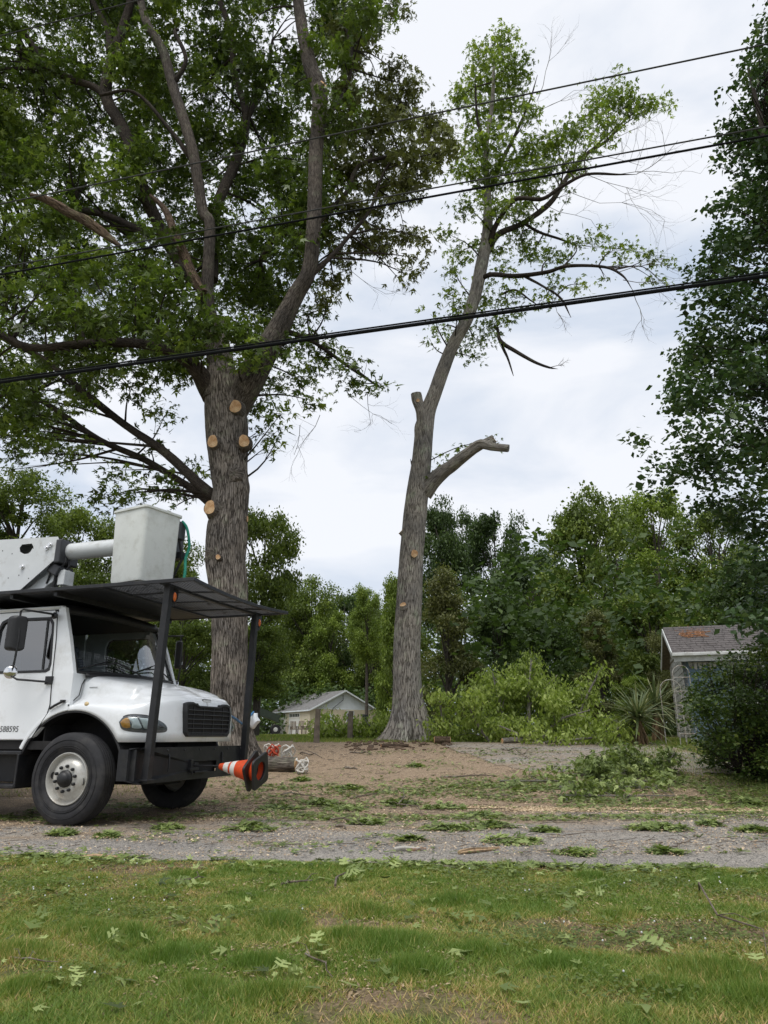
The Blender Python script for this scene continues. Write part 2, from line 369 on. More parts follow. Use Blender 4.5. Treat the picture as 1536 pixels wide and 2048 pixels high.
def glassmat(name='window_glass', tint=(.62, .68, .68, 1), refl=.06):
    m, t, n, l, b = nodes(name)
    l.remove(n['Material Output'].inputs[0].links[0])
    tr = n.new('ShaderNodeBsdfTransparent'); tr.inputs[0].default_value = tint
    gl = n.new('ShaderNodeBsdfGlossy'); gl.inputs['Roughness'].default_value = .02
    lw = n.new('ShaderNodeLayerWeight'); fr = n.new('ShaderNodeMapRange'); fr.inputs['From Min'].default_value = .35; fr.inputs['From Max'].default_value = 1; fr.inputs['To Min'].default_value = refl; fr.inputs['To Max'].default_value = .8; l.new(lw.outputs['Facing'], fr.inputs['Value'])
    ms = n.new('ShaderNodeMixShader'); l.new(fr.outputs[0], ms.inputs[0]); l.new(tr.outputs[0], ms.inputs[1]); l.new(gl.outputs[0], ms.inputs[2])
    l.new(ms.outputs[0], n['Material Output'].inputs[0]); return m
M['glass'] = glassmat(); M['doorglass'] = glassmat('tinted_door_glass', (.42, .46, .47, 1), .28)
M['darkglass'] = mat('dark_window_glass', (.02, .025, .025), .08, 0, .1, 3, .5)

# ---- ground materials
def lawnmat():
    m, t, n, l, b = nodes('lawn_soil')
    a = tex(t, 'ShaderNodeTexNoise', 1.3, detail=6); f = tex(t, 'ShaderNodeTexNoise', 55, detail=6, rough=.75)
    r1 = ramp(t, f.outputs[0], [(.3, (.075, .055, .034)), (.5, (.19, .14, .088)), (.7, (.38, .28, .18))])
    r2 = ramp(t, f.outputs[0], [(.3, (.04, .05, .016)), (.55, (.10, .12, .035)), (.75, (.20, .19, .08))])
    r3 = ramp(t, a.outputs[0], [(.42, (0, 0, 0)), (.56, (1, 1, 1))])
    mm = mixc(t, r3.outputs[0], r1.outputs[0], r2.outputs[0])
    l.new(mm.outputs[0], b.inputs['Base Color']); b.inputs['Roughness'].default_value = .95; b.inputs['Specular IOR Level'].default_value = .1
    bump(t, b, f.outputs[0], .7, .02); return m
def asphaltmat(name, cover_lo, cover_hi):
    m, t, n, l, b = nodes(name)
    s1 = tex(t, 'ShaderNodeTexVoronoi', 52); s2 = tex(t, 'ShaderNodeTexNoise', 70, detail=4, rough=.9)
    r = ramp(t, s1.outputs['Color'], [(.12, (.017, .017, .018)), (.5, (.044, .043, .044)), (.8, (.080, .078, .077)), (.97, (.32, .30, .27))])
    r0 = ramp(t, s2.outputs[0], [(.38, (.5, .5, .5)), (.64, (1.35, 1.33, 1.3))])
    base = mixc(t, 1, r.outputs[0], r0.outputs[0], 'MULTIPLY')
    big = tex(t, 'ShaderNodeTexNoise', .55, detail=7, rough=.6); br = ramp(t, big.outputs[0], [(.35, (.78, .78, .8)), (.7, (1.2, 1.18, 1.15))])
    base = mixc(t, 1, base.outputs[0], br.outputs[0], 'MULTIPLY')
    # sawdust and chips lying on it, in patches of their own shape
    d1 = tex(t, 'ShaderNodeTexNoise', .8, detail=8, rough=.62, vec=(.6, 1.5, 1)); d2 = tex(t, 'ShaderNodeTexNoise', 60, detail=4, rough=.8)
    ad = n.new('ShaderNodeMath'); ad.operation = 'MULTIPLY_ADD'; ad.inputs[1].default_value = .55; l.new(d2.outputs[0], ad.inputs[0]); l.new(d1.outputs[0], ad.inputs[2])
    if name == 'asphalt':
        oc = n.new('ShaderNodeTexCoord'); sx = n.new('ShaderNodeSeparateXYZ'); l.new(oc.outputs['Object'], sx.inputs[0])
        my = n.new('ShaderNodeMapRange'); my.inputs['From Min'].default_value = 7.9; my.inputs['From Max'].default_value = 11.0; my.inputs['To Max'].default_value = .38; l.new(sx.outputs[1], my.inputs['Value'])
        mxx = n.new('ShaderNodeMapRange'); mxx.inputs['From Min'].default_value = 4.2; mxx.inputs['From Max'].default_value = .6; l.new(sx.outputs[0], mxx.inputs['Value'])
        mm_ = n.new('ShaderNodeMath'); mm_.operation = 'MULTIPLY'; l.new(my.outputs[0], mm_.inputs[0]); l.new(mxx.outputs[0], mm_.inputs[1])
        a2 = n.new('ShaderNodeMath'); a2.operation = 'ADD'; l.new(ad.outputs[0], a2.inputs[0]); l.new(mm_.outputs[0], a2.inputs[1]); ad = a2
    dm = ramp(t, ad.outputs[0], [(cover_lo, (0, 0, 0)), (cover_hi, (1, 1, 1))])
    dc = ramp(t, d2.outputs[0], [(.36, (.08, .058, .040)), (.5, (.22, .162, .108)), (.64, (.50, .39, .265))])
    mm = mixc(t, dm.outputs[0], base.outputs[0], dc.outputs[0])
    l.new(mm.outputs[0], b.inputs['Base Color']); b.inputs['Roughness'].default_value = .88; b.inputs['Specular IOR Level'].default_value = .25
    bump(t, b, s2.outputs[0], .6, .008); return m
M['lawn'] = lawnmat()
M['asphalt'] = asphaltmat('asphalt', .84, 1.1)
M['drive'] = asphaltmat('driveway_with_chips', .70, .92)
def chipsoil():
    m, t, n, l, b = nodes('chip_strewn_earth')
    d2 = tex(t, 'ShaderNodeTexNoise', 32, detail=7, rough=.9); d1 = tex(t, 'ShaderNodeTexNoise', 1.1, detail=7, vec=(.5, 1.4, 1))
    r = ramp(t, d2.outputs[0], [(.36, (.085, .060, .040)), (.5, (.25, .178, .115)), (.64, (.56, .43, .28))])
    g = ramp(t, d1.outputs[0], [(.56, (1, 1, 1)), (.72, (.66, .72, .55))])
    l.new(mixc(t, 1, r.outputs[0], g.outputs[0], 'MULTIPLY').outputs[0], b.inputs['Base Color']); b.inputs['Roughness'].default_value = .95
    bump(t, b, d2.outputs[0], .8, .02); return m
M['chipsoil'] = chipsoil()

# ------------------------------------------------------------------ terrain, road, driveway
def road_near(x): return 6.52 - .115 * x
def road_far(x): return 11.45 - .10 * (x - 5)
ys = np.unique(np.concatenate([np.array([-80, -30, -8, -2]), np.arange(0, 30.01, .125), np.arange(30, 62, 2), [80, 110, 150, 200, 300, 500, 900]]))
xs = np.unique(np.concatenate([np.array([-700, -300, -120, -60, -35, -20]), np.arange(-14, 14.01, .25), [20, 35, 60, 120, 300, 700]]))
X, Y = np.meshgrid(xs, ys)
Z = np.interp(Y, [a for a, b in TK], [b for a, b in TK])
lump = (vnoise(X * 1.3, Y * 1.3, 3) - .5) * .05 + (vnoise(X * 4, Y * 4, 5) - .5) * .02
nearmask = np.clip((road_near(X) + .02 - Y) / .13, 0, 1)
Z = Z + nearmask * (np.abs(lump) + .018) - .012
V = np.stack([X.ravel(), Y.ravel(), Z.ravel()], 1); nx = len(xs)
I, J = np.meshgrid(np.arange(nx - 1), np.arange(len(ys) - 1)); a_ = (J * nx + I).ravel()
FQ = np.stack([a_, a_ + 1, a_ + 1 + nx, a_ + nx], 1)
tag(mesh_obj('ground', V, FQ, M['lawn'], None, True), kind='structure')
def lawn_z(x, y):
    l_ = (vnoise(x * 1.3, y * 1.3, 3) - .5) * .05 + (vnoise(x * 4, y * 4, 5) - .5) * .02
    return np.clip((road_near(x) + .02 - y) / .13, 0, 1) * (np.abs(l_) + .018) - .012
def sheet(name, x0, x1, y0f, y1f, lift, m, step=.25):
    xx = np.arange(x0, x1 + .001, step); rows = 44; vs = []; 
    for x in xx:
        a, b = y0f(x), y1f(x)
        yy = np.unique(np.concatenate([np.linspace(a, b, rows)]))
        for y in yy: vs.append((x, y, gz(y) + lift))
    fs = []
    for i in range(len(xx) - 1):
        for j in range(rows - 1): fs.append((i * rows + j, (i + 1) * rows + j, (i + 1) * rows + j + 1, i * rows + j + 1))
    return mesh_obj(name, vs, fs, m, None, True)
def wob(x, s, a): return float(vnoise(np.array([x * s]), np.array([3.3]), 9)[0] - .5) * a
tag(sheet('road', -26, 26, lambda x: road_near(x) + wob(x, 2.3, .16) + wob(x, 9, .05), lambda x: road_far(x) + wob(x + 40, 1.5, .3), .004, M['asphalt'], .125), kind='structure')
tag(sheet('chip_covered_ground', -9.5, 6.2, lambda x: road_far(x) - .35 + wob(x, 2, .6), lambda x: (21.3 if x < 1.2 else (21.3 - (x - 1.2) * 4.2 if x < 2.6 else 15.5)) + wob(x, 1.1, .8), .010, M['chipsoil'], .125), kind='structure')
tag(sheet('driveway', 1.6, 7.4, lambda x: 15.0 + max(0, 2.6 - x) * 4.2 + wob(x, 1, .6) + wob(x + 5, 6, .9) - (.5 if x > 4 else 0), lambda x: 21.0 + wob(x + 9, 1, .5), .018, M['drive'], .125), kind='structure')

# ------------------------------------------------------------------ leaves
def leafshape(kind):
    if kind == 'oval':
        v = [(0, 0, 0), (.34, .42, .06), (0, 1, 0), (-.34, .42, .06)]; f = [(0, 1, 2), (0, 2, 3)]
    elif kind == 'long':
        v = [(0, 0, 0), (.22, .45, .05), (0, 1, -.06), (-.22, .45, .05)]; f = [(0, 1, 2), (0, 2, 3)]
    elif kind == 'oak':      # three pointed lobes
        v = [(0, 0, 0), (.17, .45, .04), (0, 1, -.08), (-.17, .45, .04), (.55, .68, .0), (-.55, .68, 0), (.5, .25, 0), (-.5, .25, 0)]
        f = [(3, 1, 2), (0, 4, 1), (0, 3, 5), (0, 6, 3)]
    return np.array(v, float), np.array(f, int)
def leaves(pts, size, kind='oval', droop=.5, seed=1, tint=None, flat=0.0, svar=.35):
    r = np.random.default_rng(seed); n = len(pts); v0, f0 = leafshape(kind)
    az = r.uniform(0, 2 * np.pi, n); dz = -droop + r.normal(0, .45, n) * (1 - flat)
    Yd = np.stack([np.cos(az), np.sin(az), dz], 1); Yd /= np.linalg.norm(Yd, axis=1, keepdims=True)
    q = r.normal(0, 1, (n, 3)); q[:, 2] = np.abs(q[:, 2]) + .6 + flat * 6
    Zd = q - Yd * np.sum(q * Yd, 1, keepdims=True); Zd /= np.linalg.norm(Zd, axis=1, keepdims=True); Xd = np.cross(Yd, Zd)
    s = size * np.clip(1 + r.normal(0, svar, n), .45, 1.9)
    V = pts[:, None, :] + s[:, None, None] * (v0[None, :, 0:1] * Xd[:, None, :] + v0[None, :, 1:2] * Yd[:, None, :] + v0[None, :, 2:3] * Zd[:, None, :])
    Fc = (f0[None] + (np.arange(n) * len(v0))[:, None, None]).reshape(-1, 3)
    if tint is None: tint = r.uniform(0, 1, n)
    return V.reshape(-1, 3), Fc, np.repeat(tint, len(v0))
def clusters(blobs, per_m3, lpc, crad, seed=1, hollow=.35):
    """blobs: (x,y,z,r). leaf points in little hanging tufts spread through each blob."""
    r = np.random.default_rng(seed); P = []; T = []
    for (bx, by, bz, br) in blobs:
        nc = max(2, int(per_m3 * br ** 2.4 * r.uniform(.7, 1.3)))
        d = r.normal(0, 1, (nc, 3)); d /= np.linalg.norm(d, axis=1, keepdims=True)
        rad = br * (hollow + (1 - hollow) * r.uniform(0, 1, nc) ** .6)
        c = np.array([bx, by, bz]) + d * rad[:, None] * np.array([1, 1, .85])
        tb = r.uniform(.25, .75); tc_ = tb + r.normal(0, .16, nc)
        k = r.integers(int(lpc * .6), int(lpc * 1.4) + 1, nc)
        ci = np.repeat(np.arange(nc), k); m = len(ci)
        off = r.normal(0, 1, (m, 3)) * crad * np.array([1, 1, .6])
        P.append(c[ci] + off); T.append(np.clip(tc_[ci] + r.normal(0, .2, m), 0, 1))
    return np.concatenate(P), np.concatenate(T)
def foliage(name, P, T, size, kind, m, parent, droop=.5, seed=3, flat=0, svar=.35):
    V_, F_, t_ = leaves(P, size, kind, droop, seed, T, flat, svar)
    return mesh_obj(name, V_, F_, m, parent, False, {'tint': t_})

# ------------------------------------------------------------------ trees with traced limbs
def limb_path(pts, d0):
    """pts: (px, py, half width px, depth offset) -> smoothed world points and radii"""
    sp = smoothpath([(p[0], p[1], p[2], (p[3] if len(p) > 3 else 0)) for p in pts], 5); W = []; R = []
    for q in sp:
        d = d0 + q[3]; W.append(at(q[0], q[1], d)); R.append(max(.006, pr(q[0], q[1], q[2], d)))
    return W, R
def rough_tube(W, R, seg, name, m, parent, amp=.05, seed=0, rings=.12, flare=None, off=None):
    """a limb whose surface is ridged and lumpy"""
    P0 = [np.array(p) for p in W]; dl = [0]
    for i in range(1, len(P0)): dl.append(dl[-1] + np.linalg.norm(P0[i] - P0[i - 1]))
    tot = dl[-1]; n = max(4, int(tot / rings)); s_ = np.linspace(0, tot, n)
    C = np.stack([np.interp(s_, dl, [p[k] for p in P0]) for k in range(3)], 1); Rr = np.interp(s_, dl, R)
    mb = MB(); mb.tube([Vector(c) for c in C], list(Rr), seg, True)
    th = np.tile(np.arange(seg) / seg * 2 * np.pi, n); ss = np.repeat(s_, seg)
    f = seg / (2 * np.pi)
    rid = np.abs(np.sin(th * 11 + 5 * vnoise(ss * 1.3, th * 0 + 2, seed + 4) + 3 * vnoise(ss * .5, np.cos(th) * 2, seed))) * .5
    nz = (vnoise(np.cos(th) * 3 + 9, np.sin(th) * 3 + ss * .9, seed) - .5) * 1.3 + (vnoise(np.cos(th) * 9 + 30, np.sin(th) * 9 + ss * 4, seed + 1) - .5) * .6
    k = 1 + amp * (rid - .3 + nz)
    if flare is not None: k = k * flare(th, ss, tot)
    vv = np.array([tuple(v) for v in mb.v]); cc = np.repeat(C, seg, 0); vv = cc + (vv - cc) * k[:, None]
    mb.v = [Vector(v) for v in vv]
    return mb.build(name, m, parent, True, 0, off)
def blob3(px, py, rp, d):
    p = at(px, py, d); return (p.x, p.y, p.z, pr(px, py, rp, d))
def twigs(blobs, skel, rad=.02, seed=5, per=3, reach=9):
    """thin branches from the limbs to each blob, with finer twigs inside it"""
    r = random.Random(seed); mb = MB(); SK = np.array([tuple(s[0]) for s in skel]); SR = [s[1] for s in skel]
    for (x, y, z, br) in blobs:
        b = Vector((x, y, z)); dist = np.linalg.norm(SK - np.array([x, y, z - .5]), axis=1) + np.maximum(0, SK[:, 2] - z) * 1.2
        i = int(np.argmin(dist)); a = Vector(SK[i])
        if (b - a).length > reach: continue
        mid = (a + b) / 2 + Vector((r.uniform(-.3, .3), r.uniform(-.3, .3), r.uniform(-.1, .35))) * (b - a).length * .35
        r0 = min(SR[i] * .6, rad * (1 + (b - a).length * .35))
        pts = smoothpath([tuple(a), tuple(mid), tuple(b)], 4); mb.tube([Vector(p) for p in pts], list(np.linspace(r0, rad * .35, len(pts))), 5, False)
        for k in range(per):
            s_ = Vector(pts[r.randint(len(pts) // 2, len(pts) - 1)]); e = b + Vector((r.gauss(0, 1), r.gauss(0, 1), r.gauss(0, .8))).normalized() * br * .9
            mm = (s_ + e) / 2 + Vector((r.gauss(0, .1), r.gauss(0, .1), r.gauss(0, .12))) * br
            mb.tube([s_, mm, e], [rad * .35, rad * .25, rad * .12], 4, False)
    return mb
def fan(mb, a, dirv, length, r0, depth, r, spread=.55):
    """bare twigs forking"""
    a = Vector(a); dirv = Vector(dirv).normalized(); n = 3; pts = [a]; d = dirv
    for i in range(n):
        d = (d + Vector((r.gauss(0, .16), r.gauss(0, .16), r.gauss(0, .16)))).normalized(); pts.append(pts[-1] + d * length / n)
    mb.tube(pts, list(np.linspace(r0, r0 * .55, len(pts))), 4, False)
    if depth:
        for k in range(3 if depth > 1 else 2):
            s_ = pts[r.randint(1, len(pts) - 1)]; nd = (d + Vector((r.gauss(0, spread), r.gauss(0, spread), r.gauss(0, spread)))).normalized()
            fan(mb, s_, nd, length * r.uniform(.5, .8), r0 * .55, depth - 1, r, spread)
def cutstub(parent, px, py, rp, d, direction, mbark, length=.28, base=1.35, tilt=None):
    """a sawn-off branch: short bark collar with a pale sawn face"""
    c = at(px, py, d); dv = Vector(direction).normalized(); R_ = pr(px, py, rp, d)
    st = MB(); st.tube([c - dv * length, c - dv * length * .5, c], [R_ * base * 1.3, R_ * base, R_ * 1.08], 20, True)
    off = tuple(c)
    o = st.build('sawn_stub', mbark, parent, True, 0, off)
    q = dv.to_track_quat('Z', 'Y'); f = MB(); n = 24
    f.lathe([(R_ * (1.0), -.01), (R_, .006), (R_ * .5, .010), (.001, .011)], (0, 0, 0), 'z', n)
    rr = random.Random(int(px)); 
    f.v = [Vector((v.x * (1 + .09 * math.sin(2 * math.atan2(v.y, v.x) + px) + .05 * math.sin(5 * math.atan2(v.y, v.x) + py)), v.y * (1.12 + .09 * math.sin(3 * math.atan2(v.y, v.x) + py) + .04 * math.sin(7 * math.atan2(v.y, v.x))), v.z)) for v in f.v]
    fo = f.build('sawn_face', M['cut'], o, True); fo.rotation_mode = 'QUATERNION'; fo.rotation_quaternion = q
    return o
def sample_poly(poly, n, r, dr, seed, mind=18, holes=None):
    g = np.random.default_rng(seed); xs_ = [p[0] for p in poly]; ys_ = [p[1] for p in poly]; out_ = []; tries = 0
    while len(out_) < n and tries < n * 60:
        tries += 1; x = g.uniform(min(xs_), max(xs_)); y = g.uniform(min(ys_), max(ys_))
        if not inpoly(np.array([x]), np.array([y]), poly)[0]: continue
        if holes and any((x - h[0]) ** 2 + (y - h[1]) ** 2 < h[2] ** 2 for h in holes): continue
        if any((x - o[0]) ** 2 + (y - o[1]) ** 2 < mind ** 2 for o in out_[-400:]): continue
        out_.append((x, y, g.uniform(*r), g.uniform(*dr)))
    return out_

# ---- the big oak behind the truck
D1 = 17.0
oak = thing('oak_tree', 'massive spreading oak behind the truck, with round pale saw cuts up its trunk', 'tree', tuple(at(462, 1512, D1)))
OO = oak.location.copy()
def rel(o): o.matrix_parent_inverse = Matrix.Translation(-OO); return o
oak_limbs = [
 [(470, 820, 26), (505, 752, 31, -.2), (545, 680, 27, -.4), (590, 592, 21, -.6), (618, 540, 18, -.8), (628, 440, 18, -1), (632, 300, 17, -1), (640, 190, 19, -1), (620, 130, 17, -1), (603, 50, 14, -1), (590, -60, 12, -1), (575, -260, 7, -1)],
 [(440, 800, 34), (437, 740, 26), (424, 660, 18, -.2), (415, 580, 15, -.5), (420, 450, 13, -.8), (405, 420, 13, -.8), (385, 300, 13, -1), (345, 170, 12, -1), (325, 100, 11, -1), (285, 20, 9, -1), (270, -150, 6, -1)],
 [(428, 690, 15), (410, 590, 14, .2), (370, 540, 16, .2), (320, 455, 15, .2), (285, 375, 15, 0), (250, 265, 14, 0), (212, 190, 14, 0), (230, 100, 12, 0), (262, 0, 9, 0), (280, -160, 6, 0)],
 [(425, 560, 11, .6), (428, 450, 12, 1), (440, 395, 13, 1.2), (475, 315, 12, 1.6), (492, 232, 9, 2), (470, 150, 8, 2), (460, 60, 7, 2), (430, -20, 6, 2)],
 [(485, 250, 7, 2), (515, 200, 6, 2), (532, 150, 4, 2), (545, 80, 3, 2)],
 [(425, 790, 22), (385, 730, 17, -.4), (330, 698, 13, -.8), (250, 685, 12, -1.2), (150, 690, 11, -1.6), (60, 695, 9, -2), (0, 668, 8, -2), (-80, 640, 6, -2)],
 [(432, 1000, 17, .2), (405, 975, 13, 0), (330, 905, 11, .3), (250, 850, 9, .6), (180, 795, 9, .8), (90, 720, 7, 1), (30, 690, 6, 1), (-60, 640, 5, 1)],
 [(430, 1010, 12, .3), (380, 975, 9, .8), (290, 920, 8, 1.4), (200, 880, 7, 2), (100, 812, 6, 2.4), (0, 760, 5, 3), (-80, 720, 4, 3)],
 [(218, 205, 9), (190, 175, 8), (120, 150, 9), (80, 110, 8), (50, 70, 7), (20, 40, 6), (-40, -20, 5)],
 [(300, 470, 7, 1), (210, 430, 8, 1.5), (150, 423, 8, 1.8), (60, 440, 7, 2), (0, 480, 6, 2), (-70, 500, 5, 2)],
 [(622, 548, 8, -.8), (660, 515, 6, -.6), (700, 470, 5, -.3), (740, 420, 4, 0), (765, 350, 3, .3), (800, 300, 2, .3)],
 [(615, 470, 8, 0), (560, 470, 6, .8), (520, 520, 5, 1.5)],
 [(628, 450, 8, -.6), (690, 390, 6, 0), (720, 330, 5, .3), (800, 310, 4, .6), (860, 300, 2, .8)],
 [(560, 660, 8, 0), (620, 680, 5, .4), (700, 735, 4, .8), (760, 775, 2, 1)],
 [(640, 240, 8, -.8), (680, 200, 5, -.4), (705, 120, 4, 0), (690, 20, 3, 0), (760, 20, 2, 0)],
 [(390, 330, 6, -.8), (340, 260, 5, -1), (270, 185, 4, -1.2), (200, 190, 4, -1.3)],
 [(345, 170, 6, -1), (372, 120, 5, -1.2), (350, 65, 5, -1.2), (358, 60, 3, -1.2)],
 [(220, 105, 8), (215, 60, 7), (185, 0, 6), (170, -60, 5)],
]
tw = [(462, 1535, 60), (460, 1500, 49), (459, 1440, 40), (458, 1350, 36.5), (459, 1250, 35), (456, 1150, 38), (453, 1080, 41), (458, 1020, 37), (458, 950, 36), (455, 890, 40), (452, 840, 41), (447, 790, 36), (444, 740, 27), (440, 690, 19), (434, 640, 12)]
W, R = limb_path(tw, D1)
def oflare(th, ss, tot):
    base = np.clip(1 - ss / 1.3, 0, 1) ** 1.5
    return 1 + base * .28 * np.sin(th * 5 + 1) + .12 * np.exp(-((ss - 4.7) / .35) ** 2) * np.cos(th - 2.6) + .1 * np.exp(-((ss - 6.6) / .3) ** 2) * np.cos(th)
rel(rough_tube(W, R, 110, 'trunk', M['bark'], oak, .055, 3, .045, oflare))
skel = []
for i, L_ in enumerate(oak_limbs):
    W, R = limb_path(L_, D1); R = [q * (1 - .18 * min(1, k / len(R) / .2)) for k, q in enumerate(R)]; rel(rough_tube(W, R, 28 if i < 8 else 12, 'limb', M['bark_mid'] if i < 2 else M['bark_limb'], oak, .06, i, .10))  # limbs get darker bark than the trunk, their backlit look put into the colour
    skel += [(W[k], R[k]) for k in range(2, len(W))]
W, R = limb_path([(240, 492, 4, -2), (205, 465, 8, -2), (170, 440, 10, -2), (140, 425, 9, -2), (100, 402, 8, -2), (62, 390, 4, -2)], D1)
rel(rough_tube(W, R, 16, 'broken_dead_limb', M['bark_dead'], oak, .42, 31, .04))
W, R = limb_path([(408, 585, 8, -.9), (390, 560, 10, -.9), (355, 480, 9, -.9), (330, 420, 6, -.9), (300, 390, 3, -.9)], D1)
rel(rough_tube(W, R, 16, 'dead_branch', M['bark_dead'], oak, .42, 32, .04))
for (px, py, rp, dd, dv, ln) in [(471, 813, 11.5, -.55, (.15, -1, -.15), .25), (425, 883, 11.5, -.55, (-.28, -1, -.1), .28), (488, 882, 11, -.55, (.25, -1, -.15), .28),
                             (419, 1015, 13, -.50, (-.4, -1, .05), .28), (436, 1114, 4.5, -.56, (-.1, -1, 0), .14), (495, 1038, 5, -.1, (1, -.12, 0), .3), (648, 168, 8, -1.25, (.7, -.6, .4), .2)]:
    rel(cutstub(oak, px, py, rp, D1 + dd, dv, M['bark'], ln))
def burl(px, py, rp, d, squash):
    c = at(px, py, d); R_ = pr(px, py, rp, D1)
    prof = [(.001, .40), (.25, .37), (.42, .36), (.6, .30), (.8, .17), (1.0, -.05), (1.2, -.35)]
    m2 = MB().lathe([(a_ * R_, h_ * R_) for a_, h_ in prof], (0, 0, 0), 'y', 26, False); q = []
    for v in m2.v:
        n_ = float(vnoise(np.array([v.x * 22 + px]), np.array([v.z * 22 + py]), 3)[0]) - .5; q.append(Vector((v.x * (1 + .3 * n_), -v.y * squash - n_ * R_ * .25, v.z * 1.25 * (1 + .3 * n_))))
    m2.v = q; r0 = MB(); m2.uv = [(math.atan2(v.z, v.x) / 6.283, (v.x * v.x + v.z * v.z) ** .5 * 2) for v in q]
    rel(m2.build('bark_burl', M['bark'], oak, True, 0, None)).location = c
for (px, py, rp, d) in [(468, 948, 15, -.40), (448, 1052, 19, -.36), (430, 1105, 17, -.36), (440, 1012, 11, -.42)]: burl(px, py, rp, D1 + d, 1)
POLY_OAK = [(-420, -300), (700, -300), (800, -60), (760, 25), (735, 60), (715, 130), (700, 330), (650, 420), (600, 560), (560, 650), (500, 760), (420, 700), (300, 830), (150, 900), (0, 900), (-300, 860)]
holes = [(110, 60, 34), (70, 100, 20), (510, 395, 18), (130, 480, 26), (250, 520, 20), (525, 470, 24), (560, 130, 15), (290, 310, 18), (40, 330, 14), (200, 790, 34), (300, 780, 26), (380, 830, 28), (100, 960, 40), (240, 350, 15), (420, 330, 14), (600, 640, 22)]
bl = sample_poly(POLY_OAK, 370, (36, 62), (15.5, 23.5), 11, 26, holes)
front_ = sample_poly([(-60, 560), (300, 540), (430, 560), (430, 720), (300, 680), (120, 640), (-60, 650)], 16, (34, 52), (14.6, 15.6), 12, 45)
hand = [(25, 905, 34), (90, 870, 30), (170, 890, 30), (220, 990, 28), (270, 985, 30), (320, 960, 34), (360, 985, 30), (385, 940, 26), (300, 900, 30), (240, 940, 26), (130, 930, 22), (190, 1003, 16), (340, 1020, 18), (60, 800, 34), (150, 790, 34), (330, 830, 34), (20, 940, 20),
        (500, 810, 36), (540, 760, 40), (560, 830, 30), (520, 860, 28), (530, 895, 20), (600, 760, 38), (640, 730, 36), (650, 700, 30), (690, 720, 30), (720, 745, 28), (700, 770, 22), (745, 775, 22), (770, 778, 12), (620, 800, 30), (590, 700, 34), (640, 620, 28), (630, 660, 22), (560, 870, 18), (570, 690, 36), (610, 690, 30), (545, 640, 34), (620, 570, 26)]
rust = [(760, 175, 30), (790, 140, 24), (820, 170, 24), (800, 210, 36), (760, 240, 40), (700, 190, 34), (820, 250, 34), (860, 250, 32), (890, 265, 28), (905, 300, 22), (870, 310, 30), (820, 310, 40), (760, 310, 44), (710, 270, 36), (700, 340, 40), (760, 370, 36), (810, 360, 34), (850, 345, 24), (700, 420, 34), (750, 430, 26), (720, 480, 32), (770, 470, 28), (690, 520, 26), (670, 560, 26), (820, 390, 20), (810, 470, 22), (845, 475, 18), (830, 515, 16), (815, 550, 18), (800, 560, 10), (760, 500, 20), (780, 405, 22), (660, 470, 30), (655, 590, 20), (720, 95, 26), (740, 50, 24), (690, 60, 34), (790, 20, 18), (815, 20, 14), (700, 130, 28)]
g = random.Random(4)
B1 = [blob3(x, y, r_, d) for (x, y, r_, d) in bl + front_] + [blob3(x, y, r_, D1 + g.uniform(-1, 2)) for (x, y, r_) in hand]
B2 = [blob3(x, y, r_, D1 + g.uniform(-.5, 2.5)) for (x, y, r_) in rust]
P1, T1 = clusters(B1, 66, 10, .19, 21, .1)
rel(foliage('crown', P1, T1, .175, 'oak', M['oakleaf'], oak, .55, 5))
P2, T2 = clusters(B2, 170, 9, .17, 22, .05)
rel(foliage('olive_foliage', P2, T2, .175, 'oak', M['oakleaf_rust'], oak, .9, 6))
tag(rel(twigs(B1 + B2, skel, .022, 8, 2).build('twigs', M['bark_limb'], oak, True)), kind='stuff')
bt = MB(); gg = random.Random(3)
for (px, py, dx, dz, ln) in [(700, 540, .8, -.5, 1.2), (690, 780, .5, -1, 1.0), (640, 830, .1, -1, 1.0), (600, 850, 0, -1, .8), (735, 790, .3, -1, .8), (740, 480, .8, -.8, 1.0), (0, 330, -.3, -1, 1)]:
    fan(bt, at(px, py, D1), (dx, 0, dz), ln, .008, 3, gg)
tag(rel(bt.build('bare_twigs', M['bark_limb'], oak, True)), kind='stuff')

# ---- the topped tree on the right
D2 = 22.0
top = thing('topped_tree', 'tall half-cut tree with bare pale trunk, sawn side limb and one leafy top left', 'tree', tuple(at(818, 1480, D2)))
TO = top.location.copy()
def rel2(o): o.matrix_parent_inverse = Matrix.Translation(-TO); return o
tw = [(818, 1500, 62), (819, 1470, 47), (818, 1430, 37), (815, 1380, 31), (814, 1300, 28.5), (819, 1200, 27), (823, 1110, 25), (832, 1010, 24), (842, 930, 21), (849, 860, 19), (857, 820, 16), (870, 785, 14.5), (885, 742, 14), (905, 692, 13), (933, 640, 13), (950, 590, 13), (965, 520, 13), (975, 460, 11), (975, 390, 8), (972, 300, 5), (985, 200, 4), (988, 110, 2)]
W, R = limb_path(tw, D2); R = [q * .94 for q in R]
def tflare(th, ss, tot):
    base = np.clip(1 - ss / 1.5, 0, 1) ** 1.3
    return 1 + base * (.20 + .26 * np.sin(th * 6) + .14 * np.sin(th * 11 + 1)) + .16 * np.exp(-((ss - 10.2) / .22) ** 2) * np.exp(-((th - np.pi) ** 2) * .8) 
rel2(rough_tube(W, R, 72, 'trunk', M['bark_pale'], top, .05, 13, .10, tflare))
sk2 = [(W[k], R[k]) for k in range(len(W) // 2, len(W))]
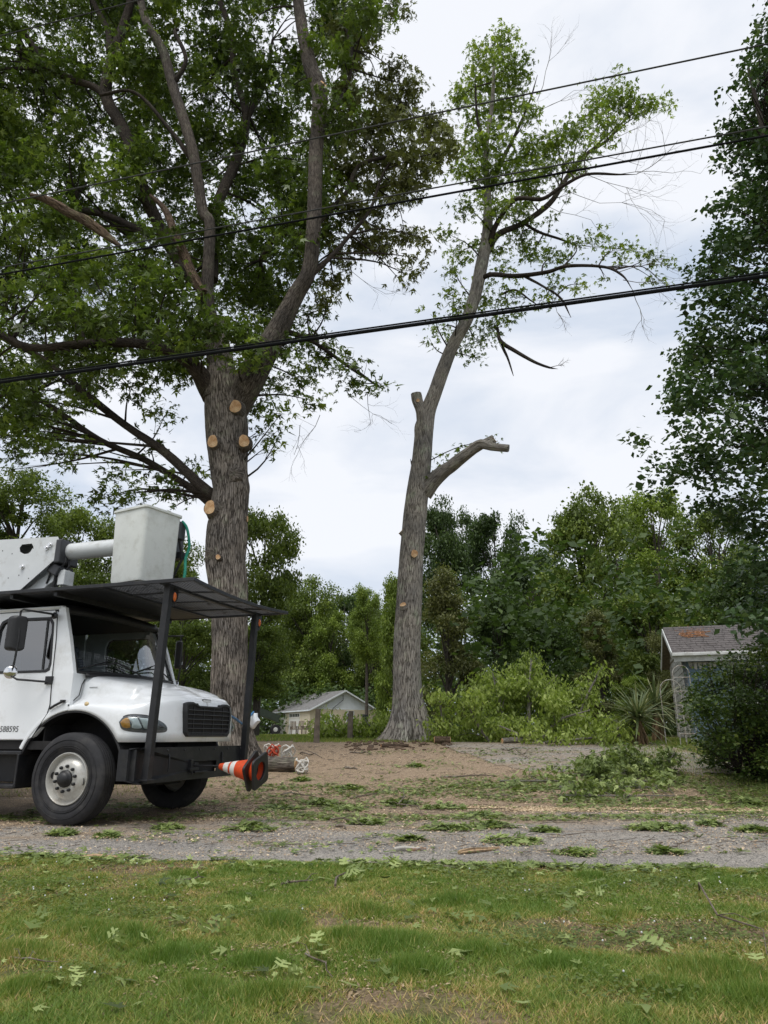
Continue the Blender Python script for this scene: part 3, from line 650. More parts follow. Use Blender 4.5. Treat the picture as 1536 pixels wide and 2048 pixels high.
tl = [
 [(848, 860, 12, -.1), (843, 825, 11, -.1), (835, 803, 11, -.1), (832, 788, 10.5, -.1)],
 [(846, 985, 20), (871, 957, 15, -.2), (905, 930, 12, -.5), (938, 905, 11, -.8), (962, 889, 10.5, -1), (984, 894, 8.5, -1.2), (1017, 897, 7.5, -1.4)],
 [(950, 900, 7, -.9), (970, 886, 8, -1), (988, 876, 7, -1.1)],
 [(972, 510, 9), (996, 469, 8, .2), (1043, 448, 7, .5), (1100, 406, 7, .8), (1131, 359, 6, 1), (1168, 312, 5, 1.2), (1214, 281, 4, 1.4), (1250, 240, 3, 1.5), (1300, 205, 2, 1.5)],
 [(975, 500, 7), (988, 460, 7, -.3), (1003, 432, 6, -.5), (1032, 398, 6, -.8), (1084, 398, 5, -1.2), (1121, 375, 5, -1.4), (1173, 349, 3.5, -1.7), (1235, 349, 3, -2), (1272, 349, 2, -2.2)],
 [(960, 560, 6), (983, 549, 6, -.3), (1032, 552, 6, -.7), (1095, 544, 5, -1.2), (1136, 532, 4.5, -1.6), (1209, 534, 3.5, -2.2), (1246, 552, 3, -2.5), (1265, 580, 2, -2.6)],
 [(1050, 553, 4, -.8), (1085, 572, 3, -1), (1121, 596, 3, -1.2), (1142, 635, 1.5, -1.3)],
 [(1050, 448, 4, .4), (1080, 465, 3.5, .4), (1120, 478, 3, .4), (1150, 490, 2, .4)],
 [(995, 655, 3, -.3), (1001, 682, 5, -.4), (1032, 703, 5, -.6), (1069, 724, 4, -.8), (1098, 735, 3, -1), (1116, 738, 1, -1)],
 [(1001, 684, 3, -.4), (1015, 715, 3, -.4), (1027, 752, 1.2, -.5)],
 [(1000, 590, 3, -.2), (1030, 580, 3, -.5), (1060, 600, 2, -.8), (1075, 610, 1.5, -1)],
 [(975, 390, 6), (1010, 310, 5, .3), (1035, 260, 4, .4), (1060, 200, 2.5, .4), (1075, 150, 1.5, .4)],
 [(972, 300, 4), (955, 240, 3.5, -.3), (950, 160, 2, -.5)],
 [(829, 945, 3), (824, 930, 2.5), (821, 918, 1)],
]
for i, L_ in enumerate(tl):
    W, R = limb_path(L_, D2)
    if i > 2: R = [q * .78 * (1 if k < len(R) * .8 else max(.25, 1 - (k / len(R) - .8) * 4)) for k, q in enumerate(R)]
    rel2(rough_tube(W, R, 24 if i < 3 else 10, 'limb' if i < 12 else 'branch', M['bark_pale'] if i < 3 else M['bark_limb'], top, .16 if i < 3 else .09, 50 + i, .09))
    if i > 2: sk2 += [(W[k], R[k]) for k in range(2, len(W))]
for (px, py, rp, dd, dv, ln) in [(829, 1107, 7, -.45, (.25, -1, .0), .2), (806, 1209, 6, -.42, (-.2, -.5, .55), .1), (836, 801, 3.5, -.28, (.1, -1, .1), .12), (987, 880, 6.5, -1.15, (.5, -.2, .75), .15), (803, 1062, 7, -.1, (-.7, -.2, .7), .3)]:
    rel2(cutstub(top, px, py, rp, D2 + dd, dv, M['bark_pale'], ln, 1.15))
t2 = [(1000, 90, 32), (965, 112, 32), (1020, 130, 34), (945, 165, 30), (985, 165, 42), (1030, 170, 30), (920, 195, 26), (960, 225, 38), (1010, 225, 32), (1050, 225, 26), (995, 275, 34), (950, 290, 32), (930, 340, 34), (980, 350, 44), (1030, 325, 38), (1070, 300, 34), (1110, 290, 40), (1145, 262, 32), (1180, 235, 28), (1200, 205, 30), (1230, 185, 32), (1250, 212, 30), (1290, 208, 22), (1322, 205, 18), (1338, 210, 12), (1220, 252, 32), (1180, 300, 26), (1150, 330, 24), (1095, 340, 34), (1050, 370, 38), (990, 415, 36), (930, 410, 26), (1040, 420, 26), (900, 470, 22), (920, 505, 26), (905, 540, 18), (980, 500, 32), (1040, 470, 28), (1010, 540, 28), (1060, 505, 28), (1110, 510, 26), (1150, 485, 20), (1185, 482, 26), (1230, 500, 24), (1275, 498, 18), (1300, 510, 18), (1335, 520, 16), (1310, 560, 16), (1330, 570, 10), (1210, 560, 14), (1160, 568, 18), (1110, 572, 20), (1085, 600, 18), (1020, 595, 28), (960, 600, 30), (905, 585, 20), (915, 625, 22), (880, 660, 22), (862, 685, 14), (945, 680, 28), (990, 650, 28), (1030, 635, 16), (955, 715, 14), (925, 708, 16), (1135, 388, 10), (1100, 440, 12), (870, 630, 12), (1000, 690, 12), (880, 935, 10), (892, 915, 12), (868, 950, 8), (925, 900, 6), (985, 880, 4)]
B3 = [blob3(x, y, r_, D2 + g.uniform(-1.2, 1.5) * (0 if 850 < y else 1)) for (x, y, r_) in t2]
P3, T3 = clusters([(b[0], b[1], b[2], b[3] * 1.1) for b in B3], 88, 9, .19, 31, .05)
rel2(foliage('crown', P3, T3, .16, 'oak', M['leaf2'], top, .6, 7))
tag(rel2(twigs([b for b in B3 if b[2] > 10], sk2, .022, 9, 3).build('twigs', M['bark_limb'], top, True)), kind='stuff')
bt = MB(); gg = random.Random(8)
for (px, py, dx, dz, ln, dd) in [(1075, 200, .3, 1, 2.0, .4), (1060, 230, .8, .6, 1.8, .3), (1272, 349, 1, .4, 1.6, -2), (1235, 349, 1, -.5, 1.8, -2), (1173, 349, 1, -.5, 2.2, -1.7), (1120, 376, 1, -.7, 2.2, -1.4), (1090, 410, 1, -.5, 1.8, 0), (1214, 285, 1, .3, 1.5, 1), (1200, 310, 1, -.1, 1.8, 0), (1246, 560, .6, -.4, 1.3, -2.5), (1265, 580, .4, -1, 1.0, -2.6), (1235, 545, 1, .5, 1.6, -2.3), (1045, 280, 1, .2, 1.6, .3), (1100, 735, 1, .2, .4, -1), (1100, 590, .3, -1, .8, -1)]:
    fan(bt, at(px, py, D2 + dd), (dx, gg.uniform(-.3, .3), dz), ln, .014, 3, gg)
tag(rel2(bt.build('bare_twigs', M['bark_pale'], top, True)), kind='stuff')

# ---- the dark tree at the right edge
pear = thing('dark_leafy_tree', 'dense dark green tree filling the right edge, its broad leaves up against the wires', 'tree', (8.2, 12.2, gz(12.2)))
PO = pear.location.copy()
def rel3(o): o.matrix_parent_inverse = Matrix.Translation(-PO); return o
POLY_P = [(1530, 60), (1520, 120), (1500, 170), (1475, 215), (1465, 270), (1460, 330), (1440, 400), (1435, 500), (1400, 560), (1385, 640), (1375, 720), (1360, 800), (1360, 870), (1345, 960), (1360, 1000), (1430, 1020), (1470, 1080), (1480, 1200), (1490, 1290), (1900, 1300), (1960, 700), (1860, 250), (1700, -60), (1580, -80)]
bl = sample_poly(POLY_P, 330, (28, 50), (10.4, 14.2), 41, 24)
B4 = [blob3(x, y, r_, d) for (x, y, r_, d) in bl] + [blob3(x, y, r_, 11.2) for (x, y, r_) in [(1530, 40, 12), (1538, 70, 16), (1265, 875, 8), (1280, 890, 13), (1300, 905, 14), (1320, 925, 16), (1305, 945, 12), (1340, 905, 16), (1345, 940, 20), (1360, 860, 14), (1330, 830, 8), (1350, 790, 14), (1355, 700, 12), (1370, 690, 16), (1378, 600, 16), (1370, 545, 16), (1395, 540, 14), (1430, 330, 12), (1440, 300, 10), (1455, 190, 14), (1300, 965, 14), (1330, 975, 18), (1315, 990, 10), (1420, 480, 14), (1425, 410, 12), (1480, 130, 10), (1490, 170, 10), (1500, 155, 12)]]
P4, T4 = clusters(B4, 280, 9, .13, 42, .1)
rel3(foliage('crown', P4, T4, .105, 'oval', M['pearleaf'], pear, .45, 9))
pts = [Vector((8.2, 12.2, 0)), Vector((8.1, 12.1, 4)), Vector((8.2, 12.2, 9)), Vector((8.0, 12.2, 15))]
rel3(rough_tube(pts, [.24, .2, .13, .03], 20, 'trunk', M['bark_limb'], pear, .06, 5, .15))
sk4 = [(Vector((8.15, 12.15, z)), .08) for z in np.arange(2, 15, .5)]
tag(rel3(twigs(B4, sk4, .010, 10, 1, 3.2).build('twigs', M['bark_limb'], pear, True)), kind='stuff')
lv, lf = leafshape('oval')
lm = bpy.data.meshes.new('leaf'); lm.from_pydata([tuple(v * .105) for v in lv], [], [tuple(f) for f in lf]); lm.materials.append(M['pearleaf'])
ta = lm.attributes.new('tint', 'FLOAT', 'POINT'); ta.data.foreach_set('value', [.75] * 4)
gg = random.Random(77); nb = [b for b in B4 if b[1] < 12.4]
for k in range(300):
    b = gg.choice(nb); o = bpy.data.objects.new('leaf', lm); link(o, pear)
    a = gg.uniform(math.pi * 1.0, math.pi * 2.0); e = gg.uniform(-.6, 1.0)
    o.location = Vector((b[0] + b[3] * math.cos(a) * 1.05, b[1] + b[3] * math.sin(a) * 1.05, b[2] + b[3] * e)) - PO
    o.rotation_euler = (gg.uniform(-1.2, .3), gg.uniform(-.6, .6), gg.uniform(0, 6.28)); s_ = gg.uniform(.8, 1.25); o.scale = (s_, s_, s_)

# ------------------------------------------------------------------ background trees
def crown_variant(seed, shape, nl, leaf, m, h=1.0):
    """crown in local units: base at z=0, height 10 m, radius about 4 m"""
    r = random.Random(seed); B = []
    for k in range(46):
        if shape == 'round': z = r.uniform(.8, 9.4); R_ = 4.2 * math.sqrt(max(.05, 1 - ((z - 5) / 5.2) ** 2))
        elif shape == 'cone': z = r.uniform(.3, 9.6); R_ = 3.6 * (1 - z / 10.6) + .25
        elif shape == 'tall': z = r.uniform(1.2, 9.5); R_ = 3.0 * math.sqrt(max(.05, 1 - ((z - 5.5) / 5.2) ** 2))
        else: z = r.choice([2.4, 4.4, 6.4, 8.2]) + r.uniform(-.7, .7); R_ = 4.6 * math.sqrt(max(.05, 1 - ((z - 5) / 5.4) ** 2))
        a = r.uniform(0, 6.283); q = R_ * (r.uniform(.15, 1) ** .55); b = r.uniform(.7, 1.35) * (1 if shape != 'cone' else .75)
        B.append((q * math.cos(a), q * math.sin(a), z, b))
    P_, T_ = clusters(B, 1, 1, 1, seed, .2) if False else (None, None)
    g_ = np.random.default_rng(seed); PP = []; TT = []
    per = nl // len(B)
    for (x, y, z, b) in B:
        nc = 16; d = g_.normal(0, 1, (nc, 3)); d /= np.linalg.norm(d, axis=1, keepdims=True); d[:, 2] *= .7
        c = np.array([x, y, z]) + d * b * (g_.uniform(.4, 1, nc) ** .5)[:, None]
        ci = g_.integers(0, nc, per); PP.append(c[ci] + g_.normal(0, 1, (per, 3)) * np.array([.32, .32, .17]) * (b + .15))
        tb = g_.uniform(.3, .7); tc_ = tb + g_.normal(0, .15, nc); TT.append(np.clip(tc_[ci] + g_.normal(0, .17, per), 0, 1))
    V_, F_, t_ = leaves(np.concatenate(PP), leaf, 'oval', .35, seed, np.concatenate(TT))
    me = mesh_obj('crown', V_, F_, m, None, False, {'tint': t_}); data = me.data; bpy.data.objects.remove(me)
    tb_ = MB(); tb_.tube([(0, 0, -6), (.1, 0, 0), (0, .1, 4), (0, 0, 8.5)], [.42, .33, .2, .04], 9, False)
    for (x, y, z, b) in B[:26]: tb_.tube([(0, 0, max(.2, z * .55)), (x * .45, y * .45, z * .8), (x, y, z)], [.12, .07, .02], 5, False)
    to = tb_.build('trunk', M['bark_far'], None, True); td = to.data; bpy.data.objects.remove(to)
    return data, td
FM = M['farleaf']
VAR = {}
for key, args in {'r_mid': (1, 'round', 32000, .22, FM[0]), 'r_mid2': (2, 'round', 32000, .22, FM[0]), 'r_dark': (3, 'tier', 32000, .22, FM[1]), 't_dark': (4, 'tall', 32000, .22, FM[1]),
                  'r_lime': (5, 'round', 32000, .22, FM[2]), 'c_olive': (6, 'cone', 26000, .19, FM[3]), 'r_olive': (7, 'round', 30000, .20, FM[3]), 't_mid': (8, 'tier', 32000, .22, FM[0]), 'c_lime': (9, 'cone', 26000, .20, FM[2])}.items():
    VAR[key] = crown_variant(*args)
# label, centre px, top py, bottom-of-crown py, half width px, depth, variant
BGT = [
 ('light green tree rising at the left edge above the boom', 55, 940, 1200, 105, 36, 'r_mid'),
 ('leafy tree behind the boom and the left side of the bucket', 165, 1010, 1330, 95, 42, 'r_mid2'),
 ('mid green tree seen through the cab windows', 215, 1130, 1400, 110, 30, 't_mid'),
 ('tree showing between the bucket and the oak trunk', 375, 1075, 1330, 75, 38, 'r_mid'),
 ('low shady tree behind the passenger mirror', 375, 1230, 1440, 75, 26, 't_mid'),
 ('spreading tree with drooping boughs just right of the oak trunk', 535, 1015, 1390, 92, 30, 'r_mid2'),
 ('bright low-hanging tree in front of the garage roof', 520, 1250, 1400, 70, 28, 'r_mid2'),
 ('rounded tree above the garage roof', 625, 1150, 1400, 75, 84, 'r_mid'),
 ('dark rounded tree behind the garage gable', 690, 1165, 1430, 70, 90, 'r_dark'),
 ('vine-clad upright tree touching the left side of the bare trunk', 792, 1120, 1480, 50, 45, 'c_lime'),
 ('small pale tree peeping over the far wood left of the bare trunk', 735, 1170, 1330, 40, 70, 'r_lime'),
 ('far tree low behind the left end of the garage', 590, 1200, 1400, 60, 86, 'r_mid2'),
 ('far tree rising right behind the garage gable', 738, 1190, 1420, 55, 88, 'r_mid'),
 ('far tree between the rounded tree and the garage gable', 660, 1215, 1430, 55, 82, 'r_lime'),
 ('shaded far tree filling the wood right of the open-topped dark tree', 1040, 1130, 1420, 70, 72, 'r_mid'),
 ('hazy olive cedar right of the bare trunk', 890, 1130, 1480, 85, 34, 'c_olive'),
 ('tall dark tree with tiered crown just right of the bare trunk', 890, 990, 1300, 70, 50, 'r_dark'),
 ('tall dark tree with open top, second right of the bare trunk', 985, 1010, 1330, 70, 53, 'r_dark'),
 ('dark slim tree low behind the felled branches', 990, 1190, 1450, 75, 42, 't_dark'),
 ('big broad green tree, tallest in the wood right of centre', 1150, 965, 1400, 118, 50, 'r_mid'),
 ('yellow green round tree at the right of the wood', 1295, 970, 1300, 95, 56, 'r_lime'),
 ('green tree half hidden by the dark leafy tree at right', 1410, 1010, 1330, 90, 48, 'r_mid2'),
 ('small olive tree with pointed top above the yuccas', 1190, 1215, 1440, 60, 34, 'c_olive'),
 ('shady tree left of the blue house gable', 1290, 1160, 1460, 85, 36, 't_mid'),
 ('dark tree between the felled heap and the wood', 1085, 1230, 1460, 80, 38, 't_dark'),
 ('olive bushy tree low beside the blue house', 1335, 1250, 1480, 60, 29, 'r_olive'),
 ('dark tree behind the blue house roof', 1490, 1120, 1420, 110, 34, 't_dark'),
 ('yellow green bush behind the yuccas', 1262, 1350, 1480, 45, 24, 'r_lime'),
 ('dark green tree at far left below the boom', 20, 1150, 1420, 110, 48, 'r_mid'),
 ('mid green tree left of the bare trunk, far off', 810, 1150, 1400, 60, 80, 'r_mid2'),
 ('dim tree standing behind the tall broad green tree', 1060, 1080, 1350, 80, 66, 'r_dark'),
 ('tree filling the gap between broad and yellow green trees', 1230, 1060, 1350, 80, 62, 'r_mid'),
 ('grey green tree between garage and vine-clad tree', 745, 1230, 1450, 45, 84, 'r_mid2'),
]
for i, (lab, cx, ty, by, hw, d, key) in enumerate(BGT):
    tp = at(cx, ty, d); hwm = pr(cx, (ty + by) / 2, hw, d); bz = max(at(cx, by, d).z, gz(d) + .2)
    base = Vector((tp.x, d, gz(d) - .1)); h_ = (tp.z - bz)
    t = thing('background_tree', lab, 'tree', base, (i * 1.7) % 6.28, 'trees of the wood behind')
    for data, nm in zip(VAR[key], ('crown', 'trunk')):
        o = bpy.data.objects.new(nm, data); link(o, t)
        rad = 4.9 if 'c_' not in key else 3.9
        o.location = (0, 0, bz - base.z); o.scale = (hwm / rad, hwm / rad, h_ / 10.2)
# the far wood that closes the view, too dense to count
g_ = np.random.default_rng(90); n = 2200
wx = g_.uniform(-75, 75, n); wy = g_.uniform(92, 112, n); hh = np.where(wx > 9, 22.5, 15.5) + 3.2 * (vnoise(wx * .12, wy * 0 + 1, 2) - .5) * 2 + 1.5 * (vnoise(wx * .5, wy * 0, 7) - .5); wz = 1 + hh * g_.uniform(.0, 1, n) ** .7
PP = np.repeat(np.stack([wx, wy, wz], 1), 32, 0) + g_.normal(0, 1, (n * 32, 3)) * np.array([.9, .9, .6]); TT = np.clip(np.repeat(g_.uniform(.2, .8, n), 32) + g_.normal(0, .15, n * 32), 0, 1)
tag(foliage('distant_wood', PP, TT, .68, 'oval', FM[0], None, .3, 4), 'far wood closing the view behind all the trees', 'woodland', kind='stuff')
n = 2700
wx = g_.uniform(-30, 34, n); wy = np.where(wx < 3.5, g_.uniform(76, 88, n), g_.uniform(30, 60, n)); wx = np.where(wx < 3.5, wx * 1.3 - 2, wx); wz = gz(40) + g_.uniform(0, 1, n) ** 1.4 * np.where(wx < 3.5, 5.0, 9.0)
keep = ~((wx < -12) & False)
PP = np.repeat(np.stack([wx, wy, wz], 1)[keep], 26, 0); PP = PP + g_.normal(0, 1, PP.shape) * np.array([.5, .5, .3]); TT = np.clip(g_.normal(.45, .22, len(PP)), 0, 1)
tag(foliage('undergrowth', PP, TT, .34, 'oval', FM[1], None, .3, 5), 'dark undergrowth along the foot of the wood', 'undergrowth', kind='stuff')

# ------------------------------------------------------------------ the truck
HEAD = math.radians(17.9)
r_, _ = ray(150, 1655); dd_ = -CAMZ / r_[2]
truck = thing('bucket_truck', 'white bucket truck with black steel canopy over its cab, parked at the roadside', 'truck', (r_[0] * dd_, dd_, 0), -HEAD)
T = truck
CY = 1.2
def wheel(ux, vy, inner, name='wheel'):
    """tyre outer face at v=vy; inner=+1 when the wheel extends to +v"""
    s = inner; W_ = .275
    w_ = bpy.data.objects.new(name, None); link(w_, T); w_.location = (ux, vy, .525)
    tp = [(.300, .03), (.335, .008), (.40, -.012), (.46, -.008), (.495, .010), (.512, .022), (.524, .040)]
    tread = []
    for k in range(5):
        y0 = .040 + k * .0395; tread += [(.526, y0 + .004), (.526, y0 + .030), (.515, y0 + .032), (.515, y0 + .0375)]
    tread += [(.524, .238), (.512, .252), (.46, .282), (.40, .287), (.335, .268), (.300, .245)]
    p = [(r0, s * h0) for r0, h0 in tp + tread]
    MB().lathe(p, (0, 0, 0), 'y', 72).build('tyre', M['rubber'], w_, True)
    # raised ring lines on the sidewall
    mb = MB()
    for rr in (.352, .372, .44): mb.lathe([(rr, s * -.010), (rr + .002, s * -.0165), (rr + .005, s * -.0165), (rr + .007, s * -.010)], (0, 0, 0), 'y', 72)
    mb.build('sidewall_rib', M['rubber'], w_, True)
    rim = [(.302, .03), (.296, .012), (.288, .010), (.280, .020), (.272, .055), (.262, .075), (.245, .070), (.22, .045), (.19, .018), (.165, .006), (.125, .004), (.06, .004), (.001, .004)]
    ro = MB().lathe([(a, s * b) for a, b in rim], (0, 0, 0), 'y', 60).build('rim', M['rim'], w_, True)
    MB().lathe([(.098, s * .004), (.098, s * -.02), (.085, s * -.03), (.078, s * -.055), (.060, s * -.075), (.03, s * -.085), (.001, s * -.086)], (0, 0, 0), 'y', 30).build('hub', M['blackplastic'], w_, True)
    nut = MB().lathe([(.019, 0), (.018, s * -.028), (.010, s * -.036), (.001, s * -.037)], (0, 0, 0), 'y', 8); no_ = None
    for k in range(10):
        a = 2 * math.pi * (k + .35) / 10
        if no_ is None: no_ = nut.build('wheel_nut', M['blackplastic'], w_, True); o = no_
        else: o = no_.copy(); link(o, w_)
        o.location = (.142 * math.cos(a), s * .004, .142 * math.sin(a))
    for a in (math.radians(-8), math.radians(172)):
        h_ = MB().lathe([(.036, 0), (.034, s * -.004), (.028, s * -.001), (.001, s * .000)], (0, 0, 0), 'y', 20); h_.v = [Vector((v.x * .8, v.y, v.z * 1.15)) for v in h_.v]
        o = h_.build('hand_hole', M['under'], w_, True); o.location = (.226 * math.cos(a), s * .046, .226 * math.sin(a)); o.rotation_euler = (0, 0, s * -.5 * math.cos(a))
    return w_
wheel(-.22, 0.0, 1); wheel(-.22, 2.40, -1)
for ux in (-5.2,):
    wheel(ux, 0.0, 1); wheel(ux, 2.40, -1)
# chassis and underbody
mb = MB(); mb.box((-3.4, .78, .72), (8.0, .09, .26)); mb.box((-3.4, 1.62, .72), (8.0, .09, .26)); mb.box((-.22, 1.2, .52), (.14, 1.85, .13)); mb.box((.25, 1.2, .86), (.9, .62, .5)); mb.box((.70, 1.2, .70), (.12, 1.7, .22)); mb.box((-5.2, 1.2, .52), (.3, 1.9, .25))
mb.build('chassis', M['under'], T, False, .01)
mb = MB()
for vy in (.33, 2.07): mb.prism([(-.26 + .79 * math.cos(a), .52 + .79 * math.sin(a)) for a in np.linspace(math.radians(5), math.radians(175), 16)] + [(-.26 + .80 * math.cos(a), .52 + .80 * math.sin(a)) for a in np.linspace(math.radians(175), math.radians(5), 16)], .10 if vy < 1 else 2.30, .62 if vy < 1 else 1.78)
mb.box((-.2, .62, .95), (1.1, .02, .66)); mb.box((-.2, 1.78, .95), (1.1, .02, .66)); mb.box((-.75, 1.2, 1.05), (.02, 2.1, .5)); mb.box((.62, 1.2, 1.02), (.02, 1.5, .4))
mb.box((.2, 1.2, 1.14), (1.0, 1.2, .12))
mb.build('wheel_arch_liner', M['under'], T)
# steps and tank below the door
mb = MB(); mb.box((-1.5, .22, .81), (1.05, .34, .05)); mb.box((-1.5, .20, .42), (1.0, .36, .05)); mb.box((-1.55, .36, .62), (1.05, .10, .34)); mb.box((-1.0, .2, .60), (.03, .34, .40))
mb.build('cab_steps', M['black'], T, False, .012)
mb = MB(); mb.tube([(-2.7, .42, .62), (-1.95, .42, .62)], .28, 24); mb.build('fuel_tank', M['rim'], T, True, .02)
mb = MB(); mb.box((-1.5, 1.2, .90), (2.2, 2.2, .10)); mb.box((-.4, 1.2, .62), (1.6, .55, .42)); mb.box((-1.9, 1.2, .62), (2.4, .45, .30)); mb.build('cab_floor', M['under'], T)  # boxes below the floor are added to deepen the shade under the truck

# ---- hood: columns run from the lower edge up over the fender to the centre line
def hood():
    plan = []       # (U, V) from rear side, along the side, round the nose to the centre
    for U in np.linspace(-.36, .42, 22): plan.append((U, .065 + .012 * ((U + .2) ** 2)))
    cor = smoothpath([(.42, .072), (.55, .10), (.68, .19), (.79, .34), (.86, .52), (.895, .68), (.91, .85), (.915, 1.0), (.915, 1.2)], 6)
    plan += [tuple(c) for c in cor[1:]]
    n = len(plan); rows = []
    for i, (U, V_) in enumerate(plan):
        side_t = 1.0 if U < .42 else max(0.0, 1 - (i - 21) / 26.0)
        if U < .42: zb = max(.94, .52 + math.sqrt(max(0, .79 ** 2 - (U + .26) ** 2)))
        else: zb = .94
        fr_ = max(0.0, min(1.0, (i - 21) / (n - 22)))           # 0 side .. 1 centre front
        ut = U if fr_ == 0 else .42 + .40 * fr_ ** .8            # place on the centre line
        zt = 1.765 - .20 * ((ut + .36) / 1.18) - .10 * max(0, (ut - .35) / .47) ** 2     # hood top height there
        if fr_ == 0:
            fz = 1.40 - .10 * max(0, (U + .26)) ** 2 - .02 * (U < -.26)
            pr_ = [(U, V_, zb), (U, V_, zb + (fz - zb) * .45), (U, V_ + .01, zb + (fz - zb) * .78), (U, V_ + .045, fz - .005), (U, V_ + .11, fz + .035), (U, V_ + .17, fz + .07), (U, V_ + .205, fz + .12 + .0 * U),
                   (U, V_ + .23, zt - .10), (U, V_ + .28, zt - .045), (U, V_ + .36, zt - .015), (U, .75, zt + .012), (U, CY, zt + .022)]
        else:
            k = fr_; nx_, ny_ = (ut - U), (CY - V_)
            fz = 1.36 - .0 * k
            def P_(f, z): return (U + nx_ * f, V_ + ny_ * f, z)
            side = [P_(0, zb), P_(.0, zb + (fz - zb) * .45), P_(.012, zb + (fz - zb) * .78), P_(.045, fz - .01), P_(.10, fz + .03), P_(.155, fz + .065), P_(.19, fz + .105), P_(.23, zt - .11), P_(.29, zt - .055), P_(.38, zt - .02), P_(.62, zt + .008), (ut, CY, zt + .022)]
            fzz = 1.44
            frt = [P_(0, zb), P_(.0, zb + (fzz - zb) * .45), P_(.04, zb + (fzz - zb) * .80), (U - .030, V_, fzz), (U - .045, V_, fzz + .025), (U - .062, V_ + ny_ * .01, fzz + .042), (U - .082, V_ + ny_ * .02, fzz + .056), P_(.0, 0), P_(0, 0), P_(0, 0), P_(0, 0), (ut, CY, zt + .022)]
            # front columns: climb back along the hood top
            b0 = frt[6]; e0 = frt[11]
            for q in range(7, 11):
                f = (q - 6) / 5.0; frt[q] = (b0[0] + (e0[0] - b0[0]) * f, b0[1] + (e0[1] - b0[1]) * f, b0[2] + (e0[2] - b0[2]) * (1 - (1 - f) ** 1.7))
            s2 = k * k * (3 - 2 * k); s2 = min(1, s2 * 1.35)
            pr_ = [tuple(a_ * (1 - s2) + b_ * s2 for a_, b_ in zip(p, q)) for p, q in zip(side, frt)]
        rows.append([tuple(q) for q in smoothpath(pr_, 2)])
    m = len(rows[0]); mb_ = MB(); vs = [p for r in rows for p in r]
    fs = [(i * m + j, (i + 1) * m + j, (i + 1) * m + j + 1, i * m + j + 1) for i in range(n - 1) for j in range(m - 1)]
    mb_.add(vs, fs); mb_.add([(p[0], 2 * CY - p[1], p[2]) for p in vs], [tuple(reversed(f)) for f in fs])
    return mb_, rows
hb, hrows = hood()
ho = hb.build('hood', M['white'], T, True); ho.data.set_sharp_from_angle(angle=math.radians(70))
so_ = ho.modifiers.new('thick', 'SOLIDIFY'); so_.thickness = .015; so_.offset = 0
# fender lip sweeping back under the door, and black flare in the arch
for s in (0, 1):
    y0, y1 = (.055, .20) if s == 0 else (2.20, 2.345)
    an = np.linspace(math.radians(97), math.radians(156), 14)
    mb = MB().prism([(-.26 + .795 * math.cos(a), .52 + .795 * math.sin(a)) for a in an] + [(-.26 + (.845 + .09 * max(0, 1 - abs(a - 1.7) * 2.2)) * math.cos(a), .52 + (.845 + .05 * max(0, 1 - abs(a - 1.75) * 2.2)) * math.sin(a)) for a in an[::-1]], y0, y1)
    mb.build('fender_extension', M['white'], T, False, .012)
    an = np.linspace(math.radians(25), math.radians(160), 26)
    mb = MB().prism([(-.26 + .765 * math.cos(a), .52 + .765 * math.sin(a)) for a in an] + [(-.26 + .792 * math.cos(a), .52 + .792 * math.sin(a)) for a in an[::-1]], y0 + .012, y1)
    mb.build('arch_edge_trim', M['blackplastic'], T, False, .004)
for s in (0, 1):
    y_ = .058 if s == 0 else 2.342
    MB().tube([(p[0], y_ + .055 * max(0, (p[1] - 1.75) / .9) * (1 if s == 0 else -1), p[1]) for p in [(-.80, 2.59), (-.752, 2.50), (-.705, 2.20), (-.668, 1.78), (-.642, 1.38), (-.665, 1.275), (-.86, .98)]], .0055, 6, False).build('door_seam', M['blackplastic'], T, True)
for k in range(7): MB().lathe([(.001, .012), (.012, .010), (.014, 0)], (.872, .06 + .36 * k, .845), 'x', 8).build('bumper_bolt', M['bar'], T, True)
MB().tube([(-.362, .30, 1.70), (-.362, .255, 1.63), (-.362, .23, 1.50), (-.362, .10, 1.40), (-.362, .055, 1.37)], .006, 6, False).build('hood_seam', M['blackplastic'], T, True)
# rubber hood latch
mb = MB(); mb.tube([(-.62, .045, 1.335), (-.55, .035, 1.37), (-.42, .035, 1.425)], .016, 8); mb.box((-.44, .045, 1.42), (.07, .02, .035)); mb.build('hood_latch', M['blackplastic'], T, True)
# ---- grille
def fx(v, z): return .925 - .045 * max(0, (z - 1.25)) / .2 * .5
gpoly = [(.72, 1.00), (1.68, 1.00), (1.735, 1.05), (1.76, 1.30), (1.745, 1.405), (1.66, 1.425), (1.48, 1.425), (1.44, 1.385), (.96, 1.385), (.92, 1.425), (.74, 1.425), (.655, 1.405), (.64, 1.30), (.665, 1.05)]
gin = [(CY + (p[0] - CY) * .935, 1.21 + (p[1] - 1.21) * .86) for p in gpoly]
mb = MB().ring(gpoly, gin, lambda p, s: (fx(p[0], p[1]) + (.030 if s else -.03), p[0], p[1])); mb.build('grille_surround', M['blackplastic'], T, False, .006)
mb = MB().prism([(CY + (p[0] - CY) * .97, 1.21 + (p[1] - 1.21) * .94) for p in gpoly], .90, .927, 'yz'); mb.build('grille_backing', M['under'], T)
for k in range(6):
    z = 1.045 + k * .056; h_ = .47 if k < 6 else .3
    mb = MB().box((.940, CY, z), (.022, 2 * h_ + .08, .010)); mb.build('grille_bar', M['bar'], T, False, .004)
mb = MB()
for k in range(4): MB().box((.932, CY - .36 + k * .24, 1.20), (.008, .02, .36)).build('grille_upright', M['blackplastic'], T)
